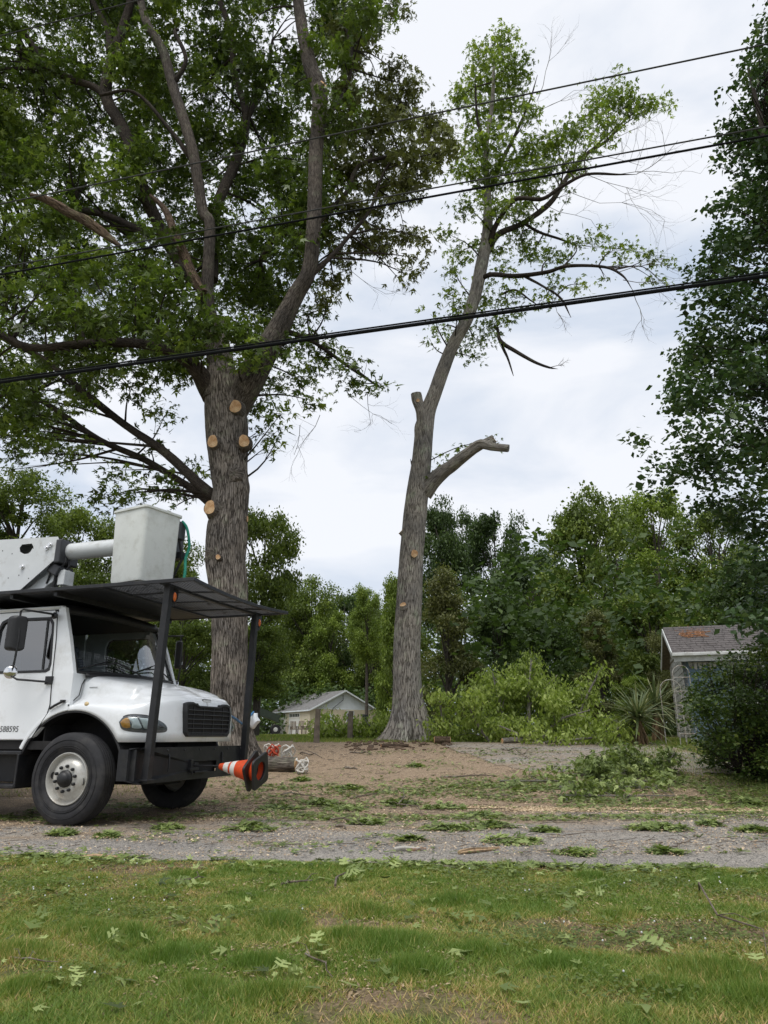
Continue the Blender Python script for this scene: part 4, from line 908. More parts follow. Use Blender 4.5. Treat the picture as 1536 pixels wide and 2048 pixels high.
# badge plate above the grille
mb = MB().prism(rrect(1.09, 1.425, 1.31, 1.475, .022), .875, .890, 'yz'); bo = mb.build('badge', M['blackplastic'], T, False, .003)
mb = MB().prism(rrect(1.105, 1.435, 1.295, 1.465, .014), .8905, .897, 'yz'); mb.build('badge_face', M['lampgrey'], bo)
# ---- headlights: wrapped on the nose corner, cut from the hood surface outwards
def hoodpt(sidev):      # nose outline: parameter = arc position along plan
    return sidev
nose = [np.array(c) for c in smoothpath([(.30, .066), (.42, .072), (.55, .10), (.68, .19), (.79, .34), (.86, .52), (.895, .68)], 8)]
nl_ = [0]
for i in range(1, len(nose)): nl_.append(nl_[-1] + float(np.linalg.norm(nose[i] - nose[i - 1])))
def on_nose(s, z, off, mir=False):
    x = float(np.interp(s, nl_, [p[0] for p in nose])); y = float(np.interp(s, nl_, [p[1] for p in nose]))
    x2 = float(np.interp(s + .02, nl_, [p[0] for p in nose])); y2 = float(np.interp(s + .02, nl_, [p[1] for p in nose]))
    t = Vector((x2 - x, y2 - y, 0)); t = t.normalized() if t.length > 1e-6 else Vector((.5, .86, 0)); nn = Vector((t.y, -t.x, 0))
    p = Vector((x, y, z)) + nn * off
    if mir: p.y = 2 * CY - p.y
    return p
def lamp_patch(poly, off0, off1, mir, name, m, parent, res=10, bev=0):
    c = (sum(p[0] for p in poly) / len(poly), sum(p[1] for p in poly) / len(poly)); mb = MB(); P_ = smoothpath(list(poly) + [poly[0]], 4)[:-1]; n = len(P_)
    vs = []
    rings_ = 6
    for j in range(rings_ + 1):
        f = 1 - j / rings_; bulge = off1 * (1 - f ** 3)
        for p in P_:
            vs.append(on_nose(c[0] + (p[0] - c[0]) * f, c[1] + (p[1] - c[1]) * f, off0 + bulge, mir))
    fs = [(j * n + i, j * n + (i + 1) % n, (j + 1) * n + (i + 1) % n, (j + 1) * n + i) for j in range(rings_) for i in range(n)]
    mb.add(vs, fs); return mb.build(name, m, parent, True)
for mir in (False, True):
    base_ = lamp_patch([(.09, 1.17), (.15, 1.24), (.27, 1.262), (.46, 1.245), (.63, 1.185), (.71, 1.105), (.68, 1.045), (.50, 1.035), (.28, 1.045), (.14, 1.08)], -.002, .020, mir, 'headlight', M['blackplastic'], T)
    lamp_patch([(.105, 1.17), (.16, 1.23), (.27, 1.250), (.45, 1.235), (.61, 1.175), (.69, 1.105), (.665, 1.055), (.50, 1.046), (.28, 1.056), (.15, 1.09)], .012, .012, mir, 'lamp_bowl', M['bowl'], base_)
    lamp_patch([(.125, 1.168), (.17, 1.208), (.225, 1.214), (.25, 1.15), (.25, 1.10), (.165, 1.11)], .018, .014, mir, 'turn_signal', M['lampamber'], base_)
    lamp_patch([(.215, 1.215), (.31, 1.222), (.36, 1.15), (.38, 1.095), (.275, 1.098), (.262, 1.15)], .020, .014, mir, 'reflector', M['lampgrey'], base_)
    lamp_patch([(.335, 1.22), (.45, 1.207), (.535, 1.17), (.545, 1.10), (.46, 1.088), (.40, 1.095), (.37, 1.15)], .020, .016, mir, 'reflector', M['lampgrey'], base_)
    lamp_patch([(.56, 1.165), (.63, 1.135), (.655, 1.105), (.56, 1.095)], .012, .012, mir, 'reflector', M['bar'], base_)
    lamp_patch([(.115, 1.17), (.165, 1.218), (.27, 1.230), (.45, 1.218), (.61, 1.17), (.675, 1.115), (.65, 1.085), (.50, 1.080), (.28, 1.086), (.16, 1.102)], .032, .022, mir, 'lens', M['glass'], base_)
# side marker, scratches
mb = MB().lathe([(.001, -.012), (.018, -.011), (.026, -.004), (.028, .004)], (0, 0, 0), 'y', 18); mb.v = [Vector((v.x * 1.15, v.y, v.z)) for v in mb.v]; o = mb.build('side_marker', M['marker'], T, True); o.location = (-.10, .068, 1.385)
# ---- cab
def sideplane(y0, th): return lambda p, s: (p[0], y0 + (th if s else 0) + .055 * max(0, (p[1] - 1.75) / .9) * (1 if y0 < 1 else -1), p[1])
door_out = [(-.76, 2.56), (-.735, 2.50), (-.69, 2.20), (-.655, 1.78), (-.63, 1.38), (-.66, 1.28), (-.86, .99), (-.92, .965), (-2.02, .965), (-2.06, 1.0), (-2.06, 2.50), (-2.0, 2.585), (-.82, 2.585)]
win = [(-.865, 2.475), (-.805, 2.40), (-.775, 2.20), (-.735, 1.90), (-.745, 1.825), (-.80, 1.80), (-1.50, 1.80), (-1.60, 1.815), (-1.66, 1.90), (-1.67, 2.36), (-1.63, 2.45), (-1.55, 2.485)]
win_o = [(sum(p[0] for p in win) / 12 + (p[0] - sum(q[0] for q in win) / 12) * 1.045, sum(p[1] for p in win) / 12 + (p[1] - sum(q[1] for q in win) / 12) * 1.06) for p in win]
for y0, th in ((.065, .05), (2.335, -.05)):
    d = MB().ring(door_out, win, sideplane(y0, th)).build('door', M['white'], T, False, .010)
    MB().ring(win_o, [(-1.22 + (p[0] + 1.22) * .97, 2.14 + (p[1] - 2.14) * .96) for p in win], sideplane(y0 - (.006 if y0 < 1 else -.006), th * .6)).build('window_seal', M['blackplastic'], d, False, .003)
    gp = MB(); fo = sideplane(y0 + (.02 if y0 < 1 else -.02), 0); gp.add([fo(p, 0) for p in win], [tuple(range(len(win)))]); gp.build('window_glass', M['doorglass'], d)
    MB().add(*[[fo(p, 0) for p in [(-.885, 2.47), (-.865, 2.47), (-.835, 1.82), (-.86, 1.82)]] + [None]][0:0] or ([fo((x, z), 0) + () if False else Vector(fo((x, z), 0)) + Vector((0, -.008 if y0 < 1 else .008, 0)) for x, z in [(-.925, 2.47), (-.895, 2.47), (-.84, 1.82), (-.87, 1.82)]], [(0, 1, 2, 3)])).build('vent_bar', M['blackplastic'], d)
    mb = MB().box((-1.86, y0 - (.012 if y0 < 1 else -.012), 1.60), (.16, .03, .045)); mb.build('door_handle', M['blackplastic'], d, False, .008)
# cab body: pillars, cowl sides, roof, rear
mb = MB(); 
for y0, th in ((.070, .06), (2.33, -.06)):
    fo = sideplane(y0, th)
    for poly in ([(-.755, 2.62), (-.66, 2.62), (-.50, 2.20), (-.355, 1.765), (-.355, 1.37), (-.64, 1.36), (-.665, 1.78), (-.70, 2.20), (-.745, 2.50)],
                 [(-2.65, .96), (-2.065, .96), (-2.065, 2.62), (-2.65, 2.62)], [(-2.065, 2.595), (-.74, 2.595), (-.70, 2.64), (-2.065, 2.64)],
                 [(-.655, 1.27), (-.655, 1.36), (-.36, 1.36), (-.36, 1.34), (-.50, 1.30), (-.62, 1.24), (-.83, 1.02), (-.85, 1.0)]):
        n = len(poly); vs = [fo(p, 0) for p in poly] + [fo(p, 1) for p in poly]
        mb.add(vs, [tuple(range(n)), tuple(range(2 * n - 1, n - 1, -1))] + [(i, i + n, (i + 1) % n + n, (i + 1) % n) for i in range(n)])
mb.box((-2.66, 1.2, 1.8), (.05, 2.24, 1.68)); mb.build('cab_shell', M['white'], T, False, .012)
rf = MB(); nU, nV = 14, 12; vs = []
for i in range(nU + 1):
    U = -2.68 + (2.68 - .74) * i / nU
    for j in range(nV + 1):
        t_ = j / nV * 2 - 1; V_ = CY + t_ * 1.09; vs.append((U + (.03 * (1 - t_ * t_) if i == nU else 0), V_, 2.635 + .05 * (1 - t_ ** 4) * (1 if i < nU else .25)))
rf.add(vs, [(i * (nV + 1) + j, (i + 1) * (nV + 1) + j, (i + 1) * (nV + 1) + j + 1, i * (nV + 1) + j + 1) for i in range(nU) for j in range(nV)])
o = rf.build('roof', M['white'], T, True); sm = o.modifiers.new('t', 'SOLIDIFY'); sm.thickness = .03
# windscreen: curved frame and pane
def wsp(s, t):       # s 0..1 across, t 0 bottom..1 top
    V0, V1 = (.13 + .06 * t), (2.27 - .06 * t); V_ = V0 + (V1 - V0) * s; bow = 1 - (2 * s - 1) ** 2
    zb = 1.77 + .02 * bow; zt_ = 2.575 + .02 * bow; z = zb + (zt_ - zb) * t
    U = -.37 - .35 * t + .14 * bow * (1 - .45 * t); return (U, V_, z)
def wsgrid(s0, s1, t0, t1, ns=22, nt_=8, off=0):
    vs = []
    for j in range(nt_ + 1):
        for i in range(ns + 1):
            p = wsp(s0 + (s1 - s0) * i / ns, t0 + (t1 - t0) * j / nt_); vs.append((p[0] + off, p[1], p[2] + off * .35))
    return vs, [(j * (ns + 1) + i, j * (ns + 1) + i + 1, (j + 1) * (ns + 1) + i + 1, (j + 1) * (ns + 1) + i) for j in range(nt_) for i in range(ns)]
mb = MB().add(*wsgrid(.01, .99, .02, .98)); mb.build('windscreen', M['glass'], T, True)
mb = MB()
for vy in (.20, 2.20): pass
for a in ((0, .018, 0, 1, 2, 8), (.982, 1, 0, 1, 2, 8), (0, 1, 0, .035, 22, 1), (0, 1, .965, 1, 22, 1)): mb.add(*wsgrid(*a, off=.008))
o = mb.build('windscreen_seal', M['blackplastic'], T, True); sm = o.modifiers.new('t', 'SOLIDIFY'); sm.thickness = .02
mb = MB().add(*wsgrid(0, 1, .975, 1.10, 22, 2, .035)); o = mb.build('header_shade_strip', M['blackplastic'], T, True); sm = o.modifiers.new('t', 'SOLIDIFY'); sm.thickness = .02  # black strip added over the white roof header, canopy shade put into its colour
for vy in (.205, 2.195): MB().box((-.375, vy, 1.555), (.02, .27, .43)).build('cowl_panel', M['white'], T, False, .004)
mb = MB().add(*wsgrid(.06, .94, -.06, .0, 22, 2, .012)); o = mb.build('cowl', M['blackplastic'], T, True); sm = o.modifiers.new('t', 'SOLIDIFY'); sm.thickness = .02
for s0, s1 in ((.50, .12), (.93, .55)):
    a = wsp(s0, -.02); b = wsp((s0 + s1) / 2, .16); c = wsp(s1, .10); o3 = Vector((.05, 0, .03))
    mb = MB().tube([Vector(a) + o3, Vector(b) + o3, Vector(c) + o3], .010, 6); mb.tube([Vector(wsp(s1 - .12, .03)) + o3 * .6, Vector(wsp((s0 + s1) / 2, .24)) + o3 * .6], .008, 6)
    mb.build('wiper', M['blackplastic'], T, True)
# interior
mb = MB().prism([(-.42, 1.30), (-.42, 1.76), (-.62, 1.80), (-.95, 1.74), (-1.0, 1.50), (-.85, 1.30)], .18, 2.22); mb.build('dashboard', M['dash'], T, False, .03)
for vy in (.55, 1.85):
    s_ = MB().box((-1.65, vy, 1.42), (.5, .5, .16)).build('seat', M['seat'], T, False, .05, None, 3)
    MB().box((-1.92, vy, 1.80), (.14, .48, .75), Matrix.Rotation(-.15, 3, 'Y')).build('backrest', M['seat'], s_, False, .05, None, 3)
    MB().box((-1.98, vy, 2.26), (.10, .26, .18)).build('headrest', M['seat'], s_, False, .04, None, 3)
ring_ = MB(); n = 24; c = Vector((-1.12, 1.80, 1.80)); q = Matrix.Rotation(math.radians(-55), 3, 'Y')
ring_.tube([c + q @ Vector((.21 * math.cos(a), .21 * math.sin(a), 0)) for a in np.linspace(0, 2 * math.pi, n)], .014, 8, False); ring_.tube([c, c + Vector((.35, 0, -.3))], .03, 8)
for a in (0.3, 2.4, 4.4): ring_.tube([c, c + q @ Vector((.2 * math.cos(a), .2 * math.sin(a), 0))], .012, 6)
ring_.build('steering_wheel', M['blackplastic'], T, True)
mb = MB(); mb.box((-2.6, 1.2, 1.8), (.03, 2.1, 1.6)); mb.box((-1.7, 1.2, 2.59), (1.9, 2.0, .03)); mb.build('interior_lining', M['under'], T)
# door number
def lettering(name, body, size, m, parent, loc, rot, shear=0, offset=0):
    c_ = bpy.data.curves.new(name, 'FONT'); c_.body = body; c_.size = size; c_.extrude = .0008; c_.align_x = 'RIGHT'; c_.shear = shear; c_.offset = offset
    tmp = bpy.data.objects.new(name, c_); COL.objects.link(tmp); me = bpy.data.meshes.new_from_object(tmp); bpy.data.objects.remove(tmp); me.materials.clear(); me.materials.append(m)
    o = bpy.data.objects.new(name, me); link(o, parent); o.location = loc; o.rotation_euler = rot; return o
lettering('door_number', '588595', .10, M['text'], T, (-1.08, .063, 1.06), (math.pi / 2, 0, 0), .12, 0)
mb = MB(); mb.box((-.19, .268, 1.598), (.12, .003, .006)); mb.build('hood_badge', M['bar'], T)
# mirrors
def mirror(y, sgn):
    ux = -1.06 if sgn < 0 else -.55
    m_ = MB().prism(rrect(ux - .085, 2.03, ux + .085, 2.47, .05), y - .06, y + .06, 'xz'); 
    m_.v = [Vector((ux + (v.y - y) * 1.0 + (v.x - ux) * .5, y + (v.x - ux) * .95 * -sgn, v.z)) for v in m_.v]
    mo = m_.build('mirror', M['blackplastic'], T, False, .03, None, 3)
    yb = .075 if sgn < 0 else 2.325
    ar = MB(); ar.tube([(-.76, yb, 2.50), (-.78 if sgn < 0 else -.70, yb + sgn * .05, 2.52), (ux + .06, y - sgn * .0, 2.55), (ux + .02, y, 2.53), (ux + .02, y, 2.46), (ux + .06, y + sgn * .01, 2.20), (ux + .04, y, 1.95), (ux + .02, y, 1.72), (ux + .10, y - sgn * .02, 1.68), (-.70, yb + sgn * .02, 1.66)], .014, 8, False)
    ar.lathe([(.035, 0), (.045, sgn * .03), (.02, sgn * .05)], (-.75, yb, 2.50), 'y', 14); ar.box((-.70, yb + sgn * .02, 1.68), (.10, .04, .10)); ar.build('mirror_arm', M['blackplastic'], mo, True, .004)
    rd = MB().lathe([(.001, -.028), (.05, -.022), (.078, -.006), (.082, .006), (.07, .03), (.001, .05)], (0, 0, 0), 'x', 24); rd.v = [Vector((-v.x, v.y, v.z)) for v in rd.v]
    ro_ = rd.build('convex_mirror', M['chrome'], mo, True); ro_.location = (ux + .0, y - sgn * .0, 1.77); ro_.rotation_euler = (0, 0, math.radians(-60 if sgn < 0 else 60))
mirror(-.22, -1)
mirror(2.62, 1)
# ---- bumper and canopy
mb = MB()
bp = [(-.20, .52), (-.10, .485), (2.30, .485), (2.42, .52), (2.42, .86), (2.36, .88), (-.12, .88), (-.20, .86)]
hole = rrect(.92, .565, 1.58, .70, .01)
mb.ring(bp, hole, lambda p, s: (.86 + (.0 if s else .012) - .10 * max(0, (-.10 - p[0]) / .1), p[0], p[1])); mb.box((.78, 1.12, .868), (.16, 2.42, .012)); mb.box((.72, -.14, .69), (.24, .012, .34)); mb.box((.72, 2.38, .69), (.24, .012, .34))
bu = mb.build('bumper', M['black'], T, False, .005)
mb = MB().box((.80, 1.25, .635), (.02, .80, .16)); mb.build('bumper_recess', M['under'], bu)
for vy in (.45, 1.7):
    mb = MB().tube([(.875, vy, .80), (.885, vy, .78), (.885, vy, .66), (.88, vy, .60)], .010, 6); mb.build('bumper_hook', M['black'], bu, True)
mb = MB(); mb.box((.885, .93, .655), (.05, .05, .14)); mb.box((.885, 1.02, .67), (.06, .10, .03)); mb.box((.90, .98, .61), (.03, .2, .03)); mb.box((.89, 1.15, .57), (.05, .3, .02)); mb.tube([(.90, .95, .70), (.90, .95, .545)], .012, 6); mb.build('winch_bracket', M['black'], bu, False, .004)
# canopy: tall posts, ribbed solid rear sheet and open mesh front with a sagging lip
CZ = 2.80
def cz(u, v): 
    e = max(0, (u - .3) / 1.15); s_ = 4 * ((v + .17) / 2.58) * (1 - (v + .17) / 2.58)
    return CZ - .06 * s_ * e ** 2
def cgrid(u0, u1, v0, v1, off, nu=20, nv=20):
    vs = []
    for i in range(nu + 1):
        for j in range(nv + 1):
            u_ = u0 + (u1 - u0) * i / nu; v_ = v0 + (v1 - v0) * j / nv; vs.append((u_, v_, cz(u_, v_) + off))
    return vs, [(i * (nv + 1) + j, (i + 1) * (nv + 1) + j, (i + 1) * (nv + 1) + j + 1, i * (nv + 1) + j + 1) for i in range(nu) for j in range(nv)]
canopy = MB(); canopy.add(*cgrid(-2.75, .10, -.15, 2.39, -.01)); co_ = canopy.build('canopy_sheet', M['black'], T, True); sm = co_.modifiers.new('t', 'SOLIDIFY'); sm.thickness = .008
fr = MB()
def crail(pts, wd=.045, hg=.045):
    for a, b in zip(pts[:-1], pts[1:]): fr.beam((a[0], a[1], cz(*a) - .005), (b[0], b[1], cz(*b) - .005), wd, hg)
lin = lambda a, b, n=10: [(a[0] + (b[0] - a[0]) * i / n, a[1] + (b[1] - a[1]) * i / n) for i in range(n + 1)]
crail(lin((-2.75, -.17), (1.42, -.17))); crail(lin((-2.75, 2.41), (1.42, 2.41))); crail(lin((1.42, -.19), (1.42, 2.43), 14)); crail(lin((.97, -.15), (.97, 2.39), 14), .06, .06); crail(lin((.10, -.15), (.10, 2.39), 14), .05, .05)
crail(lin((.10, .45), (1.42, .45)), .03, .03); crail(lin((.10, 1.12), (1.42, 1.12)), .03, .03); crail(lin((.10, 1.8), (1.42, 1.8)), .03, .03)
fr.build('canopy_frame', M['black'], T, False, .004)
for u_ in (-.6, -1.3, -2.0): MB().beam((u_, -.15, CZ - .05), (u_, 2.39, CZ - .05), .05, .07).build('canopy_crossbar', M['black'], T, False, .004)
ms_ = MB(); gd = random.Random(8)
for k in range(27): 
    u_ = .12 + k * .05; ms_.tube([(u_, v_, cz(u_, v_)) for v_ in np.linspace(-.15, 2.39, 9)], .0085, 3, False)
for k in range(52):
    v_ = -.14 + k * .05; ms_.tube([(u_, v_, cz(u_, v_)) for u_ in (.1, .5, .9, 1.2, 1.42)], .0085, 3, False)
db = MB()
for k in range(260):
    u_, v_ = gd.uniform(.15, 1.35), gd.uniform(-.1, 2.35); a = gd.uniform(0, 3.1); L_ = gd.uniform(.03, .16)
    if vnoise(np.array([u_ * 3]), np.array([v_ * 3]), 5)[0] < .45: continue
    db.beam((u_, v_, cz(u_, v_) + .02), (u_ + L_ * math.cos(a), v_ + L_ * math.sin(a), cz(u_, v_) + .03), .02, .01)
tag(db.build('canopy_debris', M['stick'], T), kind='stuff')
tag(ms_.build('canopy_mesh', M['black'], T), kind='stuff')
for vy in (.0, 2.26):
    p = MB(); p.beam((.90, vy, .50), (.975, vy, CZ - .03), .085, .085, (1, 0, 0)); po = p.build('canopy_post', M['black'], T, False, .006)
    MB().box((.90, vy, .53), (.13, .15, .012)).build('post_foot', M['black'], po, False, .003)
    MB().prism([(vy + .03, 2.77), (vy + .20, 2.77), (vy + .20, 2.66), (vy + .13, 2.54), (vy + .03, 2.54)], .975, .985, 'yz').build('lamp_plate', M['black'], po, False, .003) 
    am = MB().lathe([(.001, .030), (.022, .026), (.034, .010), (.036, .0)], (0, 0, 0), 'x', 24); am.v = [Vector((v.x, v.y, v.z * 1.75)) for v in am.v]
    ao = am.build('amber_lamp', M['amber'], po, True); ao.location = (.986, vy + .105, 2.655)
    MB().lathe([(.045, .0), (.045, .012), (.037, .014)], (0, 0, 0), 'x', 24).build('lamp_bezel', M['blackplastic'], ao, True).scale = (1, 1, 1.6)
# ---- upper boom and bucket
mb = MB(); arm = [(-6.0, 3.20), (-2.30, 3.02), (-2.10, 3.06), (-1.62, 3.42), (-1.52, 3.50), (-1.50, 3.72), (-1.56, 3.82), (-6.0, 3.98)]
hl = [(-2.14, 3.60), (-2.22, 3.64), (-2.24, 3.70), (-2.20, 3.75), (-2.02, 3.75), (-1.98, 3.70), (-2.02, 3.63), (-2.06, 3.60)]
for vy in (.78, 1.16):
    bo_ = MB().ring(arm, hl, lambda p, s, vy=vy: (p[0], vy + (.012 if s else 0), p[1])).build('boom_side_plate', M['boomwhite'], T, False, .003)
    if vy < 1:
        for (bx, bz) in ((-1.66, 3.70), (-2.12, 3.40), (-1.72, 3.66)): MB().lathe([(.001, -.045), (.022, -.045), (.024, -.02), (.036, -.018), (.036, 0)], (bx, vy, bz), 'y', 12).build('pivot_pin', M['chrome'], bo_, True)
        for k in range(9):
            MB().lathe([(.001, -.004), (.009, -.002), (.009, 0)], (-2.55 + .19 * (k % 5), vy, 3.22 + .40 * (k // 5) + .03 * (k % 3)), 'y', 8).build('rivet', M['under'], bo_)
MB().add([(-6, .79, 3.97), (-1.56, .79, 3.815), (-1.56, 1.165, 3.815), (-6, 1.165, 3.97)], [(0, 1, 2, 3)]).build('boom_top_plate', M['boomwhite'], T)
MB().add([(-6, .79, 3.21), (-2.2, .79, 3.04), (-2.2, 1.165, 3.04), (-6, 1.165, 3.21)], [(0, 1, 2, 3)]).build('boom_bottom_plate', M['boomwhite'], T)
mb = MB(); mb.tube([(-1.75, .97, 3.62), (-.45, 1.09, 3.67)], .125, 24); mb.build('inner_boom', M['boomwhite'], T, True)
mb = MB(); mb.box((-1.52, .97, 3.60), (.10, .40, .36)); mb.box((-1.60, .97, 3.35), (.20, .30, .16), Matrix.Rotation(.5, 3, 'Y')); mb.build('boom_knuckle', M['bar'], T, False, .02)
mb = MB(); mb.prism([(-2.35, 2.90), (-2.05, 3.12), (-1.58, 3.42), (-1.48, 3.36), (-1.52, 3.24), (-1.75, 3.12), (-2.0, 2.88)], .90, 1.05); mb.box((-1.48, .97, 3.22), (.12, .2, .22)); mb.build('boom_link', M['boomwhite'], T, False, .01)
mb = MB(); mb.tube([(-1.5, .93, 3.6), (-1.46, .9, 3.45), (-1.58, .88, 3.30), (-1.62, .9, 3.1), (-1.60, .92, 2.86)], .022, 8); mb.tube([(-1.55, .85, 3.66), (-1.50, .82, 3.55), (-1.62, .84, 3.40), (-1.75, .9, 3.15)], .016, 8); mb.tube([(-1.5, .99, 3.6), (-1.44, .96, 3.4), (-1.55, .93, 3.22), (-1.66, .95, 2.95)], .018, 8); mb.build('hydraulic_hose', M['blackplastic'], T, True)
# bucket, turned on its own; local frame at its near corner
bk = bpy.data.objects.new('bucket', None); link(bk, T); bk.location = (.06, .62, 3.05)
th_ = HEAD; ldir = Matrix.Rotation(th_, 3, 'Z') @ Vector((-.86, .51, 0)); rdir = Matrix.Rotation(th_, 3, 'Z') @ Vector((.51, .86, 0))
def bq(a, b, z, k): 
    c_ = (ldir + rdir) * .5 * .67; p = ldir * (a * .67) + rdir * (b * .67); p = c_ + (p - c_) * k; return (p.x, p.y, z)
def rq(k, z, r=.09, n=5): return [bq(p[0], p[1], z, k) for p in rrect(0, 0, 1, 1, r, n)]
lay = [(.88, .0), (.90, .0), (.93, .04), (1.0, .99), (1.0, 1.02), (1.06, 1.03), (1.06, 1.06), (.985, 1.065), (.955, 1.05), (.93, .95), (.88, .06)]
rows_ = [rq(k, z) for k, z in lay]; n = len(rows_[0]); vs = [p for r in rows_ for p in r]
fs = [(i * n + j, i * n + (j + 1) % n, (i + 1) * n + (j + 1) % n, (i + 1) * n + j) for i in range(len(rows_) - 1) for j in range(n)] + [tuple(range(n)), tuple(range((len(rows_) - 1) * n, len(rows_) * n))]
MB().add(vs, fs).build('bucket_shell', M['bucketwhite'], bk, True)
mb = MB(); c1 = Vector(bq(.10, 1.06, .85, 1)); mb.box(c1 + Vector((0, 0, 0)), (.10, .16, .26)); mb.box(Vector(bq(.3, 1.10, .62, 1)), (.16, .28, .30)); mb.tube([Vector(bq(.5, 1.05, .55, 1)), Vector(bq(.5, 1.3, .62, 1))], .09, 16); mb.build('bucket_bracket', M['bar'], bk, False, .01)
mb = MB().box(Vector(bq(.2, 1.2, .50, 1)), (.16, .12, .10)); mb.tube([Vector(bq(.1, 1.08, .7, 1)), Vector(bq(.1, 1.2, .45, 1)), Vector(bq(.3, 1.1, .1, 1))], .02, 8); mb.build('bucket_control', M['blackplastic'], bk, True)
# rear body beyond the frame edge
mb = MB(); mb.box((-4.95, 1.2, 1.75), (3.7, 2.35, 1.7)); mb.build('chip_box', M['white'], T, False, .02)
mb = MB(); mb.box((-2.95, 1.2, 3.0), (.3, .3, .1)); 
mb.build('boom_rest', M['black'], T, False, .01)

# truck-frame helper for free things standing on or by the truck
TM = Matrix.Translation(truck.location) @ Matrix.Rotation(-HEAD, 4, 'Z')
def tw_(u_, v_, z): return TM @ Vector((u_, v_, z))
# traffic cones on the bumper rod
MB().tube([(.87, .96, .655), (1.55, .98, .65)], .010, 8).build('cone_rod', M['black'], T, True)
def cone(label, ux, ang):
    t = thing('traffic_cone', label, 'traffic cone', tw_(ux, .98, .648), -HEAD, 'traffic cones on the bumper rod')
    L_ = .45
    body = [(.030, 0), (.030, .012), (.036, .03), (.140, L_)]
    def rr(x): return .033 + (.140 - .033) * (x / L_)
    q = Matrix.Rotation(math.radians(6), 3, 'Y')
    def fix(mb_): mb_.v = [q @ v for v in mb_.v]; return mb_
    secs = [(0, .075, 'orange'), (.075, .155, 'white'), (.155, .185, 'orange'), (.185, .255, 'white'), (.255, L_, 'orange')]
    full = MB().lathe([(rr(0) * .75, 0.0), (rr(0), .004)] + [(rr(x), x) for x in np.linspace(.01, L_, 10)] + [(.15, L_ + .004)], (0, 0, 0), 'x', 40)
    fix(full).build('cone_body', M['orange'], t, True)
    for a, b, c in secs:
        if c == 'white': fix(MB().lathe([(rr(a), a), (rr(a) + .0025, a + .001), (rr(b) + .0025, b - .001), (rr(b), b)], (0, 0, 0), 'x', 40)).build('reflective_band', M['conewhite'], t, True)
    sq = [(p[0] * math.cos(ang) - p[1] * math.sin(ang), p[0] * math.sin(ang) + p[1] * math.cos(ang)) for p in rrect(-.185, -.185, .185, .185, .05)]
    inn = [(.11 * math.cos(a), .11 * math.sin(a)) for a in np.linspace(0, 2 * math.pi, 24, endpoint=False)]
    fix(MB().ring(sq, inn, lambda p, s: (L_ + (.028 if s else -.004), p[0], p[1]))).build('cone_base', M['blackplastic'], t, False, .006)
    return t
cone('orange and white striped traffic cone lying on the bumper rod, outermost and fully in view', 1.27, math.radians(38))
cone('second traffic cone nested in the first, only its red orange rim and black base showing', 1.375, math.radians(20))
MB_ = MB()
# green rope at the bucket
p0 = TM @ Vector(bk.location)
def bw(a, b, z): return TM @ (Vector(bk.location) + Vector(bq(a, b, z, 1)))
pts = smoothpath([tuple(bw(.05, 1.05, 1.0)), tuple(bw(0, 1.15, .92)), tuple(bw(-.02, 1.22, .78)), tuple(bw(0, 1.28, .62)), tuple(bw(.05, 1.25, .45)), tuple(bw(.0, 1.22, .25)), tuple(bw(.02, 1.2, .0))], 6)
o = MB().tube([Vector(p) for p in pts], [.022] * len(pts), 8).build('rope', M['rope_g'], None, True); tag(o, 'teal green rope hanging off the far side of the bucket', 'rope')
# blue rope tied round the oak and passing the far canopy post
pts = smoothpath([tuple(at(452, 1427, 12.2)), tuple(at(470, 1437, 14)), tuple(at(487, 1448, 15.6)), tuple(at(497, 1436, 16.2)), tuple(at(507, 1424, 16.6))], 6)
o = MB().tube([Vector(p) for p in pts], .022, 8).build('rope', M['rope_b'], None, True); tag(o, 'blue rope slung between the truck front and the oak trunk', 'rope')
c = at(508, 1440, 16.6); mb = MB()
mb.lathe([(.001, .16), (.06, .14), (.11, .05), (.12, -.03), (.10, -.12), (.05, -.17), (.001, -.18)], c, 'z', 14); mb.v = [v + Vector((.03 * math.sin(v.z * 30), 0, .02 * math.sin(v.x * 40))) for v in mb.v]
mb.build('sack', M['helmet'], None, True); tag(bpy.context.scene.objects['sack'], 'small white sack hanging beside the oak trunk on blue rope', 'sack')

# ------------------------------------------------------------------ garage
gx = at(619, 1468, 72); gth = math.radians(30)
gar = thing('garage', 'cream sided garage with white gable and two white roll-up doors', 'garage', (gx.x, 72, gz(72)), gth)
GW, GL, GE, GP = 7.3, 9.5, 2.35, 4.15     # gable width along +x, length along +y, eave, peak
mb = MB()
for k in range(16):
    z = k * GE / 16; mb.box((GW / 2, -.02 + .0, z + GE / 32), (GW, .05, GE / 16 - .012), Matrix.Rotation(.12, 3, 'X')); mb.box((-.02, GL / 2, z + GE / 32), (.05, GL, GE / 16 - .012), Matrix.Rotation(.12, 3, 'Y'))
tag(mb.build('siding', M['siding'], gar), kind='stuff')
mb = MB(); mb.box((GW / 2, GL / 2, GE / 2), (GW - .06, GL - .06, GE)); mb.build('wall', M['siding'], gar)
mb = MB(); n = 10
for k in range(n):
    z0 = GE + (GP - GE) * k / n; z1 = GE + (GP - GE) * (k + 1) / n; w0 = GW / 2 * (1 - k / n); w1 = GW / 2 * (1 - (k + 1) / n)
    mb.add([(GW / 2 - w0, -.06, z0), (GW / 2 + w0, -.06, z0), (GW / 2 + w1, -.03, z1 - .015), (GW / 2 - w1, -.03, z1 - .015)], [(0, 1, 2, 3)])
mb.add([(0, -.02, GE), (GW, -.02, GE), (GW / 2, -.02, GP)], [(0, 1, 2)]); tag(mb.build('gable_board', M['gablewhite'], gar), kind='stuff')
mb = MB(); ov = .3
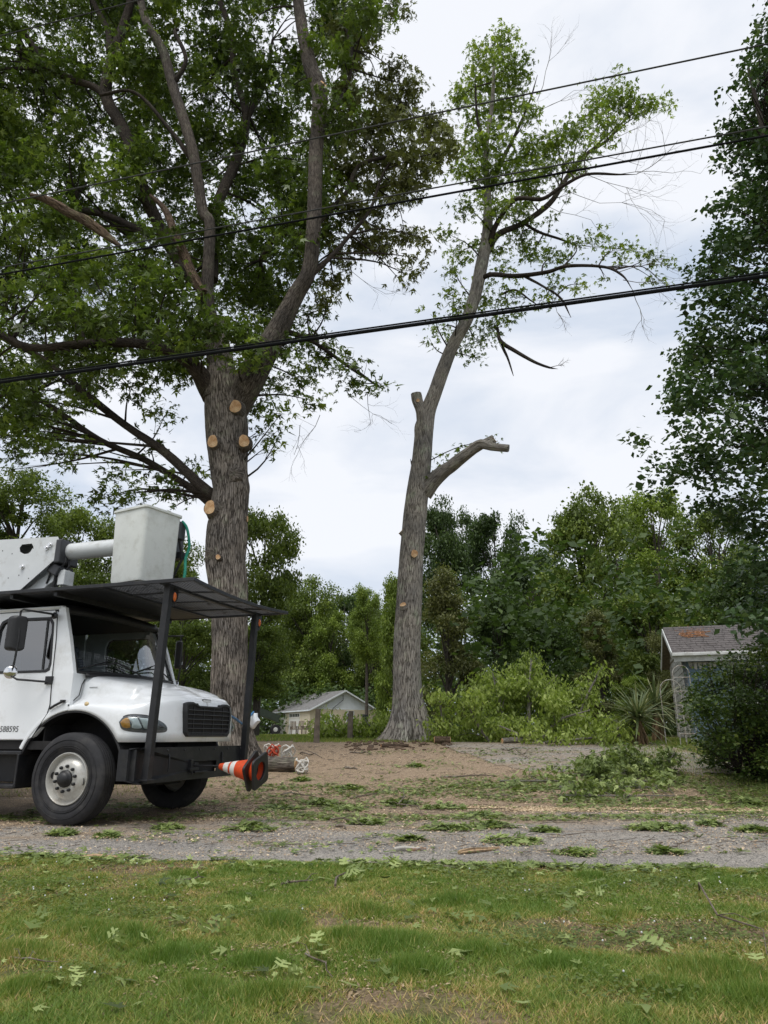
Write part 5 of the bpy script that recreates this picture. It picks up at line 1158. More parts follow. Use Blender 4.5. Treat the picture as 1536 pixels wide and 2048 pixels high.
for s in (-1, 1):
    e = (GW / 2 + s * (GW / 2 + ov), GE - ov * (GP - GE) / (GW / 2)); mb.add([(GW / 2, -.35, GP + .06), (e[0], -.35, e[1] + .06), (e[0], GL + .3, e[1] + .06), (GW / 2, GL + .3, GP + .06)], [(0, 1, 2, 3)])
o = mb.build('roof', M['shingle'], gar); sm = o.modifiers.new('t', 'SOLIDIFY'); sm.thickness = .10
mb = MB()
for s in (-1, 1): mb.beam((GW / 2, -.37, GP - .02), (GW / 2 + s * (GW / 2 + ov), -.37, GE - .17), .04, .14)
mb.beam((-ov, -.3, GE - .15), (-ov, GL, GE - .15), .04, .12); mb.build('fascia', M['gablewhite'], gar)
for y0 in (2.3, 5.9):
    d = MB().prism([(y0, 0), (y0 + 2.7, 0), (y0 + 2.7, 2.1), (y0, 2.1)], -.075, -.05, 'yz').build('garage_door', M['doorwhite'], gar)
    for k in range(4):
        MB().box((-.08, y0 + 1.35, .27 + .52 * k + .24), (.02, 2.66, .02)).build('door_panel_rib', M['siding'], d)
    for k in range(6): MB().box((-.085, y0 + .32 + .41 * k, 1.82), (.02, .27, .28)).build('door_pane', M['darkglass'], d)
d = MB().box((4.3, -.07, 1.15), (.9, .06, 2.2)).build('side_door', M['trim'], gar); MB().box((4.3, -.11, 1.55), (.62, .03, .85)).build('door_glass', M['darkglass'], d)
MB().box((6.0, -.07, 1.45), (.65, .05, .95)).build('window', M['darkglass'], gar)
MB().box((2.0, -.07, 1.5), (1.0, .05, .8)).build('window', M['gablewhite'], gar)
mb = MB().tube([(GW / 2 - .2, -.12, GP - .4), (GW / 2 - .2, -.2, GP - .9), (2.4, -.12, GE + .1), (2.2, -.1, GE - .3)], .025, 6); mb.build('service_cable', M['wire'], gar)

# chairs in front of the garage
def yard_chair(x, y, rz, lab):
    t = thing('garden_chair', lab, 'chair', (x, y, gz(y)), rz, 'brown garden chairs by the garage')
    MB().box((0, 0, .38), (.52, .5, .04)).build('seat', M['wood'], t)
    for k in range(4): MB().box((-.19 + .127 * k, .28, .72), (.09, .03, .65), Matrix.Rotation(-.25, 3, 'X')).build('back_slat', M['wood'], t)
    for sx in (-.27, .27):
        MB().box((sx, -.02, .60), (.09, .6, .03)).build('armrest', M['wood'], t)
        for sy in (-.25, .22): MB().box((sx, sy, .30), (.05, .05, .60)).build('leg', M['wood'], t)
for (px, py, d, rz, lab) in [(588, 1465, 62, .4, 'brown slatted garden chair left of the garage corner, leftmost of three'), (600, 1466, 61, -.2, 'brown slatted garden chair at the garage corner, middle of three'), (612, 1465, 60, -.7, 'brown slatted garden chair nearest the fence post, rightmost of three')]:
    p = at(px, py, d); yard_chair(p.x, d, rz, lab)
# tipping cart left of them
p = at(541, 1470, 44); t = thing('garden_trailer', 'small dark green tipping trailer on the grass left of the garage', 'trailer', (p.x, 44, gz(44)), .2)
R_ = Matrix.Rotation(.35, 3, 'Y'); MB().box((-.25, 0, .95), (1.5, .9, .05), R_).box((-.25, -.45, 1.15), (1.5, .04, .4), R_).box((-.25, .45, 1.15), (1.5, .04, .4), R_).box((-.9, 0, 1.38), (.04, .9, .4), R_).build('tub', M['trailer'], t)
for sy in (-.5, .5):
    wo = MB().lathe([(.001, -.05), (.12, -.05), (.27, -.06), (.29, -.03), (.29, .03), (.27, .06), (.001, .05)], (.25, sy, .29), 'y', 20).build('wheel', M['rubber'], t, True)
    MB().lathe([(.001, -.075), (.11, -.07), (.13, -.055)], (.25, sy, .29), 'y', 14).build('hub', M['trim'], wo)
MB().beam((.25, 0, .35), (-.9, 0, .55), .06, .06).beam((.25, -.45, .3), (.25, .45, .3), .06, .06).build('trailer_frame', M['trailer'], t)
# old posts left of the bare trunk
for (px, py, hpx, lab) in [(633, 1486, 66, 'grey weathered wooden post before the garage, left one of two'), (700, 1480, 56, 'grey weathered wooden post half hidden in cut leaves, right one of two')]:
    p = ground(px, py); h = pr(px, py, hpx, p.y)
    o = rough_tube([p - Vector((0, 0, .2)), p + Vector((0, 0, h * .5)), p + Vector((.02, 0, h))], [.085, .08, .07], 14, 'fence_post', M['wood'], None, .12, int(px), .08); tag(o, lab, 'post', 'old wooden posts')
# house at the right
yaw = math.radians(-17); hp = at(1374, 1400, 22)
hs = thing('blue_house', 'small run-down blue house with brown shingled roof, half hidden at the right', 'house', (hp.x, 22, gz(22)), yaw)
HE = 3.42 - .885 + .02; HW, HD = 7.5, 4.6
mb = MB().box((HW / 2, .06, HE / 2), (HW, .12, HE)); mb.build('front_wall', M['bluewall'], hs)
for k in range(13):
    z = .1 + k * .185; MB().prism([(.0, z), (HD, z), (HD, z + .165), (.0, z + .165)], -.03, -.012, 'yz').build('side_board', M['peel'], hs)
mb = MB().prism([(0, 0), (HD, 0), (HD, HE), (HD / 2, HE + .95), (0, HE)], .0, .1, 'yz'); mb.build('side_wall', M['peel'], hs)
for k in range(5):
    z = HE + .03 + k * .17; f = 1 - (k * .17 + .1) / .95; MB().prism([(HD / 2 - HD / 2 * f, z), (HD / 2 + HD / 2 * f, z), (HD / 2 + HD / 2 * f - .1, z + .155), (HD / 2 - HD / 2 * f + .1, z + .155)], -.035, -.012, 'yz').build('side_board', M['peel'], hs)
slope = math.atan2(.98, HD / 2); ncrs = 13; pit = (HD / 2 + .35) / math.cos(slope) / ncrs; mb = MB(); gs = random.Random(2)
for k in range(ncrs):
    y0 = -.35 + k * pit * math.cos(slope); z0 = HE - .13 + k * pit * math.sin(slope); x = -.28
    while x < HW + .3:
        w_ = gs.uniform(.22, .36); rot = Matrix.Rotation(slope - .04, 3, 'X')
        mb.box(Vector((x + w_ / 2, y0 + pit * .5 * math.cos(slope), z0 + .05 + pit * .5 * math.sin(slope))), (w_ - .012, pit * 1.08, .012 + gs.uniform(0, .008)), rot); x += w_
tag(mb.build('shingles', M['shingle_brown'], hs), kind='stuff')
mb = MB().add([(-.28, -.34, HE - .13), (HW + .3, -.34, HE - .13), (HW + .3, HD / 2, HE + .90), (-.28, HD / 2, HE + .90), (-.28, HD + .34, HE - .13), (HW + .3, HD + .34, HE - .13)], [(0, 1, 2, 3), (3, 2, 5, 4)]); o = mb.build('roof_deck', M['wood'], hs)
MB().box((HW / 2, -.40, HE - .12), (HW + .6, .12, .10)).build('gutter', M['trim'], hs, False, .02)
MB().box((HW / 2, -.32, HE - .24), (HW + .5, .03, .16)).build('fascia', M['trim'], hs)
mb = MB()
for s in (-1, 1): mb.beam((-.30, HD / 2, HE + .93), (-.30, HD / 2 + s * (HD / 2 + .34), HE - .12), .03, .15)
mb.build('rake_board', M['trim'], hs)
for (x0, z0) in ((1.3, 1.0), (4.0, 1.0)):
    wf = MB().ring(rrect(x0, z0, x0 + .9, z0 + 1.2, .01), rrect(x0 + .07, z0 + .07, x0 + .83, z0 + 1.13, .01), lambda p, s: (p[0], -.03 if s else .0, p[1])).build('window', M['trim'], hs); MB().box((x0 + .45, -.008, z0 + .6), (.78, .01, 1.08)).build('pane', M['darkglass'], wf)
gv = random.Random(5); mb = MB()
for k in range(9): mb.prism([(.15 + k * .13, HE - .32), (.28 + k * .13, HE - .32), (.25 + k * .13, HE - .42 - gv.uniform(0, .16)), (.18 + k * .13, HE - .42 - gv.uniform(0, .1))], -.05, -.02)
mb.build('torn_soffit', M['peel'], hs)
nd = MB(); gv = random.Random(6)
for k in range(130):
    x = gv.gauss(.55, .20); s_ = gv.uniform(.5, 1.1); y = s_ * (HD / 2) * .9 + gv.gauss(0, .06); z = HE - .07 + .98 * (y + .35) / (HD / 2 + .35) + .10; a = gv.uniform(0, 3.1)
    nd.beam((x, y, z), (x + .22 * math.cos(a), y + .12 * math.sin(a), z + .05 * math.sin(a) + .02), .02, .02)
tag(nd.build('dead_twigs', M['pineneedle'], hs), kind='stuff')
# white arched pipe trellis
p = ground(1362, 1492); tr = thing('garden_trellis', 'rusty white pipe garden arch standing left of the blue house', 'trellis', p, -.2)
def arch(x0, x1, h, y, r=.012):
    c_ = (x0 + x1) / 2; rr = (x1 - x0) / 2; pts = [(x0, y, 0), (x0, y, h - rr)] + [(c_ - rr * math.cos(a), y, h - rr + rr * math.sin(a)) for a in np.linspace(.2, math.pi - .2, 9)] + [(x1, y, h - rr), (x1, y, 0)]
    return MB().tube(pts, r, 8)
arch(0, .42, 2.05, 0).build('arch', M['pipe'], tr, True); arch(-.28, .25, 1.72, .5).build('arch', M['pipe'], tr, True)
for k in range(5): MB().tube([(0, 0, .3 + .36 * k), (.42, 0, .3 + .36 * k)], .012, 6).build('rung', M['pipe'], tr, True)
for k in range(2): MB().tube([(.14 + .14 * k, 0, .1), (.14 + .14 * k, 0, 1.2)], .010, 6).build('picket', M['pipe'], tr, True)

# ------------------------------------------------------------------ yuccas, each blade its own piece
def blade_mesh(nm, m, tint):
    n = 6; vs = []; 
    for i in range(n + 1):
        t = i / n; w_ = .026 * (1 - t ** 2.2) + .001; z = -.10 * t ** 2.5
        vs += [(-w_, t, z + .006), (0, t, z), (w_, t, z + .006)]
    fs = []
    for i in range(n):
        for j in range(2): a = i * 3 + j; fs.append((a, a + 1, a + 4, a + 3))
    me = bpy.data.meshes.new(nm); me.from_pydata(vs, [], fs); me.materials.append(m)
    a_ = me.attributes.new('tint', 'FLOAT', 'POINT'); a_.data.foreach_set('value', [tint] * len(vs)); return me
BL = [blade_mesh('blade', M['yucca'], t_) for t_ in (.2, .5, .9)]; BD = blade_mesh('dead_blade', M['yucca_dead'], 0)
gy = random.Random(12)
for (px, py, hz_, sc, lab) in [(1282, 1490, .78, 1.0, 'spiky green yucca beside the felled branches, left and lower of the pair'), (1318, 1484, 1.05, 1.0, 'spiky dark yucca next to the trellis, right and taller of the pair')]:
    p = ground(px, py); t = thing('yucca', lab, 'yucca', p, 0, 'yuccas beside the driveway')
    stem = rough_tube([Vector((0, 0, -.1)), Vector((.02, 0, hz_ * .6)), Vector((0, 0, hz_))], [.08, .07, .05], 12, 'stem', M['yucca_dead'], t, .15, 3, .06)
    for k in range(210):
        dead = k > 140; o = bpy.data.objects.new('dry_leaf' if dead else 'leaf', BD if dead else gy.choice(BL)); link(o, t)
        el = gy.uniform(-1.45, -1.05) if dead else math.asin(gy.uniform(-.75, .99)); z = hz_ * (gy.uniform(.4, .95) if dead else gy.uniform(.75, 1.1))
        s_ = sc * gy.uniform(.8, 1.1) * (.75 if dead else 1); o.scale = (s_ * 1.2, s_, s_); o.location = (0, 0, z); o.rotation_mode = 'ZXY' if False else 'XYZ'
        o.rotation_euler = (el, gy.uniform(-.3, .3), gy.uniform(0, 6.283))

# ------------------------------------------------------------------ shrub at the right
sh = ground(1500, 1572); shrub = thing('holly_bush', 'big dark rounded bush at the right edge in front of the blue house', 'bush', sh)
def rel5(o): o.matrix_parent_inverse = Matrix.Translation(-sh); return o
PS = [(1440, 1345), (1400, 1365), (1385, 1400), (1392, 1440), (1405, 1490), (1425, 1530), (1455, 1560), (1500, 1572), (1800, 1572), (1860, 1450), (1800, 1350), (1650, 1290), (1540, 1300), (1490, 1320)]
bl = sample_poly(PS, 150, (22, 36), (12.9, 15.4), 61, 17)
B5 = [blob3(x, y, r_, d) for (x, y, r_, d) in bl] + [blob3(x, y, 14, 13.6) for x, y in [(1382, 1385), (1378, 1420), (1385, 1450), (1395, 1350), (1420, 1335), (1450, 1322), (1480, 1312), (1396, 1480), (1520, 1295), (1418, 1350), (1440, 1330), (1465, 1312), (1500, 1300), (1530, 1285), (1550, 1300)]]
B5 = [b for b in B5 if b[2] - b[3] * .6 > gz(b[1])]
P5, T5 = clusters(B5, 900, 11, .085, 62, .2); k = P5[:, 2] > np.interp(P5[:, 1], [a for a, b in TK], [b for a, b in TK]) + .02
rel5(foliage('foliage', P5[k], T5[k], .058, 'oval', M['bushleaf'], shrub, .2, 15))
sks = [(sh + Vector((.1 + .1 * i, .5, .15)), .03) for i in range(3)]
tag(rel5(twigs(B5, sks, .012, 3, 1, 6).build('stems', M['bark_limb'], shrub, True)), kind='stuff')

# ------------------------------------------------------------------ felled boughs
def bough(lab, blobs, d, m, leaf, kind, stem, group, dens=60, lpc=8, crad=.14, seed=0, name='felled_branch', droop=1.1):
    c = np.mean([b[:2] for b in blobs], 0); base = at(c[0], max(b[1] + b[2] * .8 for b in blobs), d); base.z = gz(d)
    t = thing(name, lab, 'branch', base, 0, group)
    gr = random.Random(seed); B = []
    for (x, y, r_) in blobs:
        b = blob3(x, y, r_, d + gr.uniform(-.5, .8)); B.append((b[0], b[1], max(b[2], gz(b[1]) + b[3] * .5), b[3]))
    P_, T_ = clusters(B, dens, lpc, crad, seed, .1); k = P_[:, 2] > np.interp(P_[:, 1], [a for a, _ in TK], [b for _, b in TK]) + .03
    o = foliage('foliage', P_[k], T_[k], leaf, kind, m, t, droop, seed + 1); o.matrix_parent_inverse = Matrix.Translation(-base)
    if stem:
        W_, R_ = limb_path(stem, d); R_ = [q * .6 for q in R_]; W_ = [Vector((w_.x, w_.y, max(w_.z, gz(w_.y) + .04))) for w_ in W_]
        o = rough_tube(W_, R_, 10, 'stem', M['bark_pale'], t, .08, seed, .08); o.matrix_parent_inverse = Matrix.Translation(-base)
        o = twigs(B, [(W_[i], R_[i]) for i in range(len(W_))], .014, seed, 3, 5).build('twigs', M['bark_pale'], t, True); tag(o, kind='stuff'); o.matrix_parent_inverse = Matrix.Translation(-base)
    return t
GF = 'felled leafy branches heaped across the driveway'
FB = [
 ('low felled bough with bright leaves around the left wooden post', [(640, 1455, 24), (665, 1465, 28), (690, 1450, 26), (655, 1435, 18), (680, 1478, 18), (715, 1470, 24)], 23.0, [(760, 1478, 4), (700, 1470, 3), (650, 1450, 2)]),
 ('felled bough lying between the wooden posts and the bare trunk', [(735, 1455, 26), (760, 1450, 24), (745, 1475, 20), (775, 1465, 20), (750, 1435, 16)], 22.8, [(790, 1478, 4), (750, 1460, 3), (730, 1440, 2)]),
 ('felled bough leaning against the right foot of the bare trunk', [(875, 1450, 28), (890, 1420, 26), (880, 1395, 20), (900, 1465, 26), (865, 1470, 20), (882, 1475, 20)], 21.2, [(900, 1485, 4), (885, 1440, 3), (878, 1395, 2)]),
 ('pale drooping felled bough just right of the bare trunk foot', [(930, 1460, 30), (945, 1425, 28), (960, 1470, 26), (915, 1475, 24), (925, 1395, 22), (950, 1390, 22)], 20.8, [(980, 1485, 5), (950, 1440, 4), (930, 1390, 2)]),
 ('upright felled bough with tall leafy tip, highest of the heap', [(1060, 1315, 18), (1050, 1340, 24), (1070, 1345, 24), (1035, 1365, 26), (1080, 1380, 30), (1050, 1395, 32), (1090, 1415, 28)], 22.0, [(1060, 1470, 7), (1058, 1400, 5), (1062, 1320, 2)]),
 ('broad felled bough rising left of the heap peak', [(985, 1350, 24), (1000, 1375, 28), (970, 1380, 26), (1020, 1385, 28), (980, 1410, 30), (1010, 1420, 30)], 21.8, [(1020, 1470, 6), (1000, 1410, 4), (985, 1345, 2)]),
 ('felled bough filling the middle front of the heap', [(1000, 1455, 30), (1035, 1450, 30), (1060, 1462, 28), (1025, 1478, 22), (990, 1478, 20)], 20.4, [(1080, 1485, 5), (1030, 1465, 4), (995, 1450, 2)]),
 ('tall felled bough with bright tip pointing up at the right of the heap', [(1205, 1335, 12), (1195, 1350, 16), (1178, 1370, 20), (1165, 1385, 22), (1150, 1400, 26), (1180, 1405, 24)], 22.2, [(1150, 1460, 6), (1170, 1400, 4), (1204, 1335, 2)]),
 ('felled bough in the right middle of the heap', [(1110, 1400, 28), (1125, 1430, 32), (1150, 1440, 28), (1100, 1450, 28), (1180, 1440, 26)], 21.2, [(1080, 1480, 6), (1120, 1440, 4), (1180, 1420, 2)]),
 ('low felled bough along the right front of the heap', [(1115, 1475, 22), (1150, 1472, 24), (1185, 1470, 22), (1210, 1462, 22), (1235, 1472, 18), (1170, 1485, 14)], 19.8, [(1090, 1485, 5), (1160, 1478, 4), (1240, 1470, 2)]),
 ('small yellow green bough tip resting by the yuccas', [(1225, 1440, 18), (1245, 1455, 18), (1250, 1475, 14), (1215, 1480, 16)], 19.6, [(1200, 1485, 3), (1225, 1465, 2), (1245, 1450, 1.5)]),
 ('felled bough deep at the back of the heap with grey stems', [(1020, 1340, 16), (1110, 1365, 22), (1125, 1390, 24), (960, 1355, 16), (940, 1370, 18)], 23.2, [(1040, 1460, 6), (1080, 1390, 4), (1115, 1350, 2)]),
]
for i, (lab, bl, d, st) in enumerate(FB): bough(lab, bl, d, M['felled'], .125, 'long', st, GF, 400, 8, .15, 100 + i)
gb = 'cut brush dropped at the roadside'
FB2 = [
 ('leafy cut branch at the left of the roadside brush pile', [(1160, 1545, 20), (1200, 1522, 22), (1190, 1535, 24), (1175, 1560, 22), (1215, 1555, 24)], 14.3, [(1140, 1570, 4), (1190, 1550, 3), (1230, 1530, 2)]),
 ('cut branch with bare stick crossing the top of the brush pile', [(1240, 1525, 22), (1262, 1502, 15), (1240, 1503, 12), (1255, 1510, 16), (1225, 1545, 24), (1265, 1545, 22)], 14.6, [(1225, 1555, 4), (1255, 1532, 4), (1280, 1518, 3)]),
 ('upright leafy tuft at the right of the brush pile', [(1325, 1515, 18), (1345, 1502, 13), (1340, 1515, 16), (1310, 1535, 20), (1335, 1545, 22), (1355, 1510, 8)], 14.4, [(1300, 1570, 4), (1325, 1540, 3), (1350, 1505, 1.5)]),
 ('dense dark cut branch in the centre of the brush pile', [(1280, 1560, 24), (1300, 1575, 22), (1250, 1570, 22), (1330, 1575, 20), (1350, 1580, 16)], 13.6, [(1230, 1580, 4), (1290, 1565, 3), (1350, 1570, 2)]),
 ('bright cut branch lying at the road edge below the brush pile', [(1150, 1597, 16), (1180, 1600, 18), (1205, 1597, 18), (1230, 1603, 14), (1165, 1585, 14), (1135, 1602, 10)], 12.2, [(1120, 1608, 3), (1180, 1600, 3), (1240, 1600, 2)]),
 ('flat cut branch trailing right of the road edge branch', [(1285, 1600, 12), (1315, 1598, 14), (1340, 1603, 12), (1260, 1596, 12)], 12.2, [(1240, 1604, 3), (1300, 1600, 2), (1350, 1600, 1.5)]),
 ('cut branch buried at the back of the brush pile', [(1205, 1530, 22), (1235, 1518, 20), (1270, 1520, 22), (1300, 1530, 20), (1220, 1505, 12)], 15.3, [(1190, 1560, 4), (1240, 1530, 3), (1300, 1515, 2)]),
 ('cut branch with mixed pale leaves under the brush pile', [(1140, 1575, 18), (1190, 1580, 20), (1230, 1585, 18), (1270, 1580, 20), (1310, 1590, 14)], 13.0, [(1120, 1590, 4), (1220, 1580, 3), (1320, 1585, 2)]),
 ('flattened leafy branch stretched left of the brush pile', [(1120, 1560, 14), (1090, 1557, 12), (1060, 1560, 12), (1035, 1562, 10), (1140, 1575, 14), (1100, 1575, 12)], 13.6, [(1000, 1570, 3), (1080, 1566, 3), (1150, 1570, 2)]),
]
for i, (lab, bl, d, st) in enumerate(FB2): bough(lab, bl, d, M['litter'], .095, 'oak', st, gb, 900, 8, .11, 140 + i, 'cut_branch', .5)

# ------------------------------------------------------------------ logs, ropes, broken wood
def logpiece(name, lab, pa, pb, rad, m, cat='log', lift=0, amp=.07, cutends=True, group=None):
    a, b = Vector(pa), Vector(pb); t = thing(name, lab, cat, (a + b) / 2, 0, group); off = (a + b) / 2
    pts = [a, a.lerp(b, .35) + Vector((0, 0, rad * .05)), a.lerp(b, .7), b]
    o = rough_tube([p - off for p in pts], [rad, rad * 1.02, rad * .97, rad * .93], 26, 'log_bark', m, t, amp, int(abs(a.x) * 10), .05)
    if cutends:
        for e, s in ((a, -1), (b, 1)):
            dv = (b - a).normalized() * s; f = MB().lathe([(rad * .86, -.005), (rad * .84, .006), (rad * .4, .008), (.001, .008)], (0, 0, 0), 'z', 22).build('sawn_end', M['cut'], t, True)
            f.location = e - off + dv * .004; f.rotation_mode = 'QUATERNION'; f.rotation_quaternion = dv.to_track_quat('Z', 'Y')
    return t
p = ground(520, 1545); q = ground(592, 1545); lr = pr(560, 1530, 15, p.y)
logpiece('log', 'dark thick log lying on the ground beside the oak, under the rope coils', p + Vector((-.25, .2, lr)), q + Vector((0, 0, lr)), lr, M['bark'])
p = ground(868, 1487); logpiece('log', 'short brown log at the right foot of the bare trunk', p + Vector((0, -.2, .09)), p + Vector((.42, -.2, .09)), .10, M['bark_dead'])
p = ground(790, 1496); logpiece('log', 'thin split log lying before the bare trunk', p + Vector((-.35, 0, .05)), p + Vector((.35, .1, .05)), .05, M['bark_dead'])
p = ground(1005, 1488); logpiece('log', 'grey branch section at the foot of the felled heap', p + Vector((0, 0, .08)), p + Vector((.7, .2, .12)), .075, M['bark_pale'])
for (x0, y0, x1, y1, rp, lab, m) in [(788, 1704, 852, 1702, 6, 'bark-covered broken branch on the asphalt, left one of the two broken pieces', 'stick'), (918, 1710, 998, 1700, 6, 'split orange-brown piece of wood on the asphalt, right one of the two broken pieces', 'bark_dead'), (160, 1722, 255, 1721, 6, 'peeling pale branch on the grass edge below the front wheel', 'bark_dead')]:
    a, b = ground(x0, y0), ground(x1, y1); rd = pr(x0, y0, rp, a.y)
    t = thing('broken_branch', lab, 'branch', (a + b) / 2); off = (a + b) / 2
    pts = [a, a.lerp(b, .3) + Vector((0, .01, .004)), a.lerp(b, .65) + Vector((0, -.015, .0)), b]; pts = [p_ - off + Vector((0, 0, rd * .8)) for p_ in pts]
    rough_tube(pts, [rd * .7, rd, rd * .8, rd * .35], 16, 'wood', M['splitwood'] if m == 'bark_dead' else M['lichen'], t, .35, int(x0), .02)
def coil(lab, px, py, d, r0, m, n, seed, flat=.35, name='rope_coil', lift=0, tilt=0):
    g_ = random.Random(seed); c_ = at(px, py, d); c_.z = max(c_.z, gz(d) + .05) + lift; pts = []
    for k in range(n * 14):
        a = 2 * math.pi * k / 14; rr = r0 * .8 * (1 + .35 * math.sin(a * .37 + seed) + g_.gauss(0, .10)); pts.append(c_ + Vector((rr * math.cos(a), rr * .6 * math.sin(a), rr * flat * math.sin(a * 1.13 + 1) + g_.gauss(0, .02) + .02 * math.sin(k * .2) + tilt * rr * math.cos(a))))
    o = MB().tube(pts, .014, 6).build(name, m, None, True); return tag(o, lab, 'rope', 'rope coils by the log')
coil('white rope coil left of the log, against the oak foot', 541, 1503, 15.6, .14, M['rope_w'], 5, 1, .9)
coil('red rope coil tangled in the left white rope', 547, 1502, 15.5, .11, M['rope_r'], 5, 2, .9)
coil('white rope looped upright on top of the log', 575, 1504, 15.2, .13, M['rope_w'], 4, 3, 1.1)
coil('white rope heap at the right end of the log', 604, 1531, 14.6, .11, M['rope_w'], 8, 4, .9)
# sticks
gs = random.Random(33)
SK = [(655, 1640, 725, 1652, 3, 'dark twig left of centre on the asphalt'), (800, 1598, 845, 1632, 2.5, 'forked dark twig rising left of the middle leaf clump'), (560, 1592, 640, 1598, 2, 'long thin stick before the log'), (672, 1655, 692, 1660, 5, 'stubby broken stick, thickest on the asphalt'), (690, 1538, 715, 1540, 4, 'short dark stick on the chips below the wooden posts'),
      (600, 1508, 645, 1518, 2.5, 'crooked twig right of the rope coils'), (700, 1506, 745, 1512, 2.5, 'thin twig on the chips left of the bare trunk'), (880, 1556, 990, 1554, 3, 'long dark stick across the middle of the chips'), (1000, 1500, 1060, 1520, 2, 'curved thin twig on the driveway behind the chips'), (1255, 1542, 1290, 1520, 3.5, 'bare brown stick poking from the brush pile'),
      (1400, 1790, 1536, 1925, 3, 'long green stem lying in the lawn at right'), (350, 1775, 415, 1770, 3, 'grey stick on the lawn left of centre'), (562, 1780, 625, 1772, 3.5, 'grey stick on the lawn near the road edge'), (20, 1928, 115, 1938, 3, 'pale stick on the lawn at far left'), (670, 1782, 690, 1758, 4, 'pale splinter of wood standing in the grass'), (610, 1925, 665, 1975, 2, 'thin bare twig on the lawn below centre'),
      (450, 1640, 500, 1648, 2, 'short twig on the asphalt right of the front wheel'), (700, 1600, 760, 1590, 2.5, 'slender twig on the chips above the asphalt'), (1330, 1700, 1385, 1690, 2, 'thin twig on the asphalt at right'), (860, 1735, 918, 1745, 4, 'lichen-grey stick on the road edge'), (250, 1720, 330, 1726, 2, 'fine twig at the grass edge right of the pale branch'), (1080, 1650, 1150, 1648, 1.8, 'fine straight twig on the asphalt below the brush pile'), (960, 1590, 1040, 1600, 2, 'brown twig among leaves right of the middle')]
for (x0, y0, x1, y1, rp, lab) in SK:
    a, b = ground(x0, y0), ground(x1, y1); z = float(lawn_z(np.array([a.x]), np.array([a.y]))[0]) if a.y < 6 else 0
    a.z += .02 + max(0, z); b.z += .02 + max(0, z); rd = max(.004, pr(x0, y0, rp, a.y) * .6); L_ = (b - a).length
    pts = [a] + [a.lerp(b, f) + Vector((gs.gauss(0, .05), gs.gauss(0, .05), abs(gs.gauss(0, .03)))) * L_ for f in (.25, .5, .75)] + [b]
    mb = MB().tube(pts, [rd, rd, rd * .85, rd * .7, rd * .4], 7); 
    for f in (1, 2, 3): 
        if gs.random() < .6: e = pts[f] + Vector((gs.gauss(0, .3), gs.gauss(0, .3), abs(gs.gauss(0, .12)))) * L_ * .6; mb.tube([pts[f], pts[f].lerp(e, .5) + Vector((0, 0, .02)), e], [rd * .5, rd * .4, rd * .2], 5)
    o = mb.build('stick', M['stick'], None, True, 0, a); tag(o, lab, 'stick', 'sticks scattered on the ground')

# ------------------------------------------------------------------ leafy sprigs on the asphalt
SPRIGS = [(500, 1655, 58, 16, 'big bright clump of oak leaves on the asphalt right of the front wheel'), (215, 1672, 24, 8, 'small leaf clump below the front tyre'), (225 + 110, 1655, 30, 8, 'thin leaf clump on the asphalt just past the front tyre'), (95 + 30, 1668, 28, 8, 'flattened leaf clump left under the front tyre'), (728, 1645, 34, 9, 'small leaf clump on the asphalt left of centre'), (888, 1613, 46, 15, 'raised leaf clump on the chips at the middle'), (960, 1630, 50, 9, 'loose leaf clump right of the raised one'), (900, 1655, 60, 12, 'broad leaf clump on the asphalt at the middle'), (985, 1650, 45, 13, 'leaf clump with a brown dead leaf'), (1090, 1660, 28, 9, 'round leaf clump alone right of the middle'), (1025, 1683, 60, 8, 'long strip of leaves above the broken wood'), (1150, 1706, 40, 8, 'pale leaves near the grass edge'), (820, 1680, 22, 6, 'tiny leaf clump above the left broken piece'), (1290, 1655, 40, 12, 'leaf clump on the asphalt below the brush pile right'), (1335, 1655, 50, 13, 'spread leaf clump on the right asphalt'), (1420, 1648, 26, 10, 'leaf clump second from the right edge'), (1510, 1660, 40, 10, 'leaf clump at the right edge of the asphalt'), (1330, 1703, 34, 10, 'small leaf clump low on the right asphalt'), (640, 1605, 40, 12, 'leaf clump on the chips below the log'), (690, 1618, 50, 9, 'scattered leaves left of the middle on chips'), (800, 1605, 40, 9, 'leaf clump beside the forked twig'), (560, 1615, 50, 10, 'leaf clump on chips right of the cone'), (700, 1575, 28, 9, 'small rounded leaf clump behind the scattered leaves'), (830, 1532, 18, 5, 'little leaf clump on the chips before the bare trunk'), (1490, 1605, 50, 12, 'leaf clump at the right road edge under the bush'), (600, 1560, 22, 6, 'yellowing leaf sprig beside the log')]
gl = np.random.default_rng(5)
for i, (px, py, hw, hh_, lab) in enumerate(SPRIGS):
    c_ = ground(px, py + hh_ * .4); hwm = pr(px, py, hw, c_.y); n = int(70 + hwm * 420); depth = hwm * .75
    a = gl.uniform(0, 6.283, n); q = gl.uniform(0, 1, n) ** .7; X_ = c_.x + hwm * q * np.cos(a); Y_ = c_.y + depth * q * np.sin(a); zz = np.interp(Y_, [k_[0] for k_ in TK], [k_[1] for k_ in TK]) + .02 + (1 - q) * gl.uniform(0, 1, n) * hh_ * .0045 * c_.y / 8
    P_ = np.stack([X_, Y_, zz], 1) - np.array([c_.x, c_.y, c_.z])
    t = thing('leafy_sprig', lab, 'leaves', c_, 0, 'leaf clumps scattered on the asphalt and chips')
    foliage('foliage', P_, np.clip(gl.normal(.55, .27, n), 0, 1), .085, 'oak', M['litter'], t, .0, 300 + i, .35)
    mb = MB(); 
    for k_ in range(3): e = (gl.uniform(-1, 1) * hwm, gl.uniform(-1, 1) * depth * .6, .03); mb.tube([(0, 0, .02), (e[0] * .5, e[1] * .5, .05), e], [.006, .005, .003], 5)
    mb.build('twig', M['stick'], t, True)

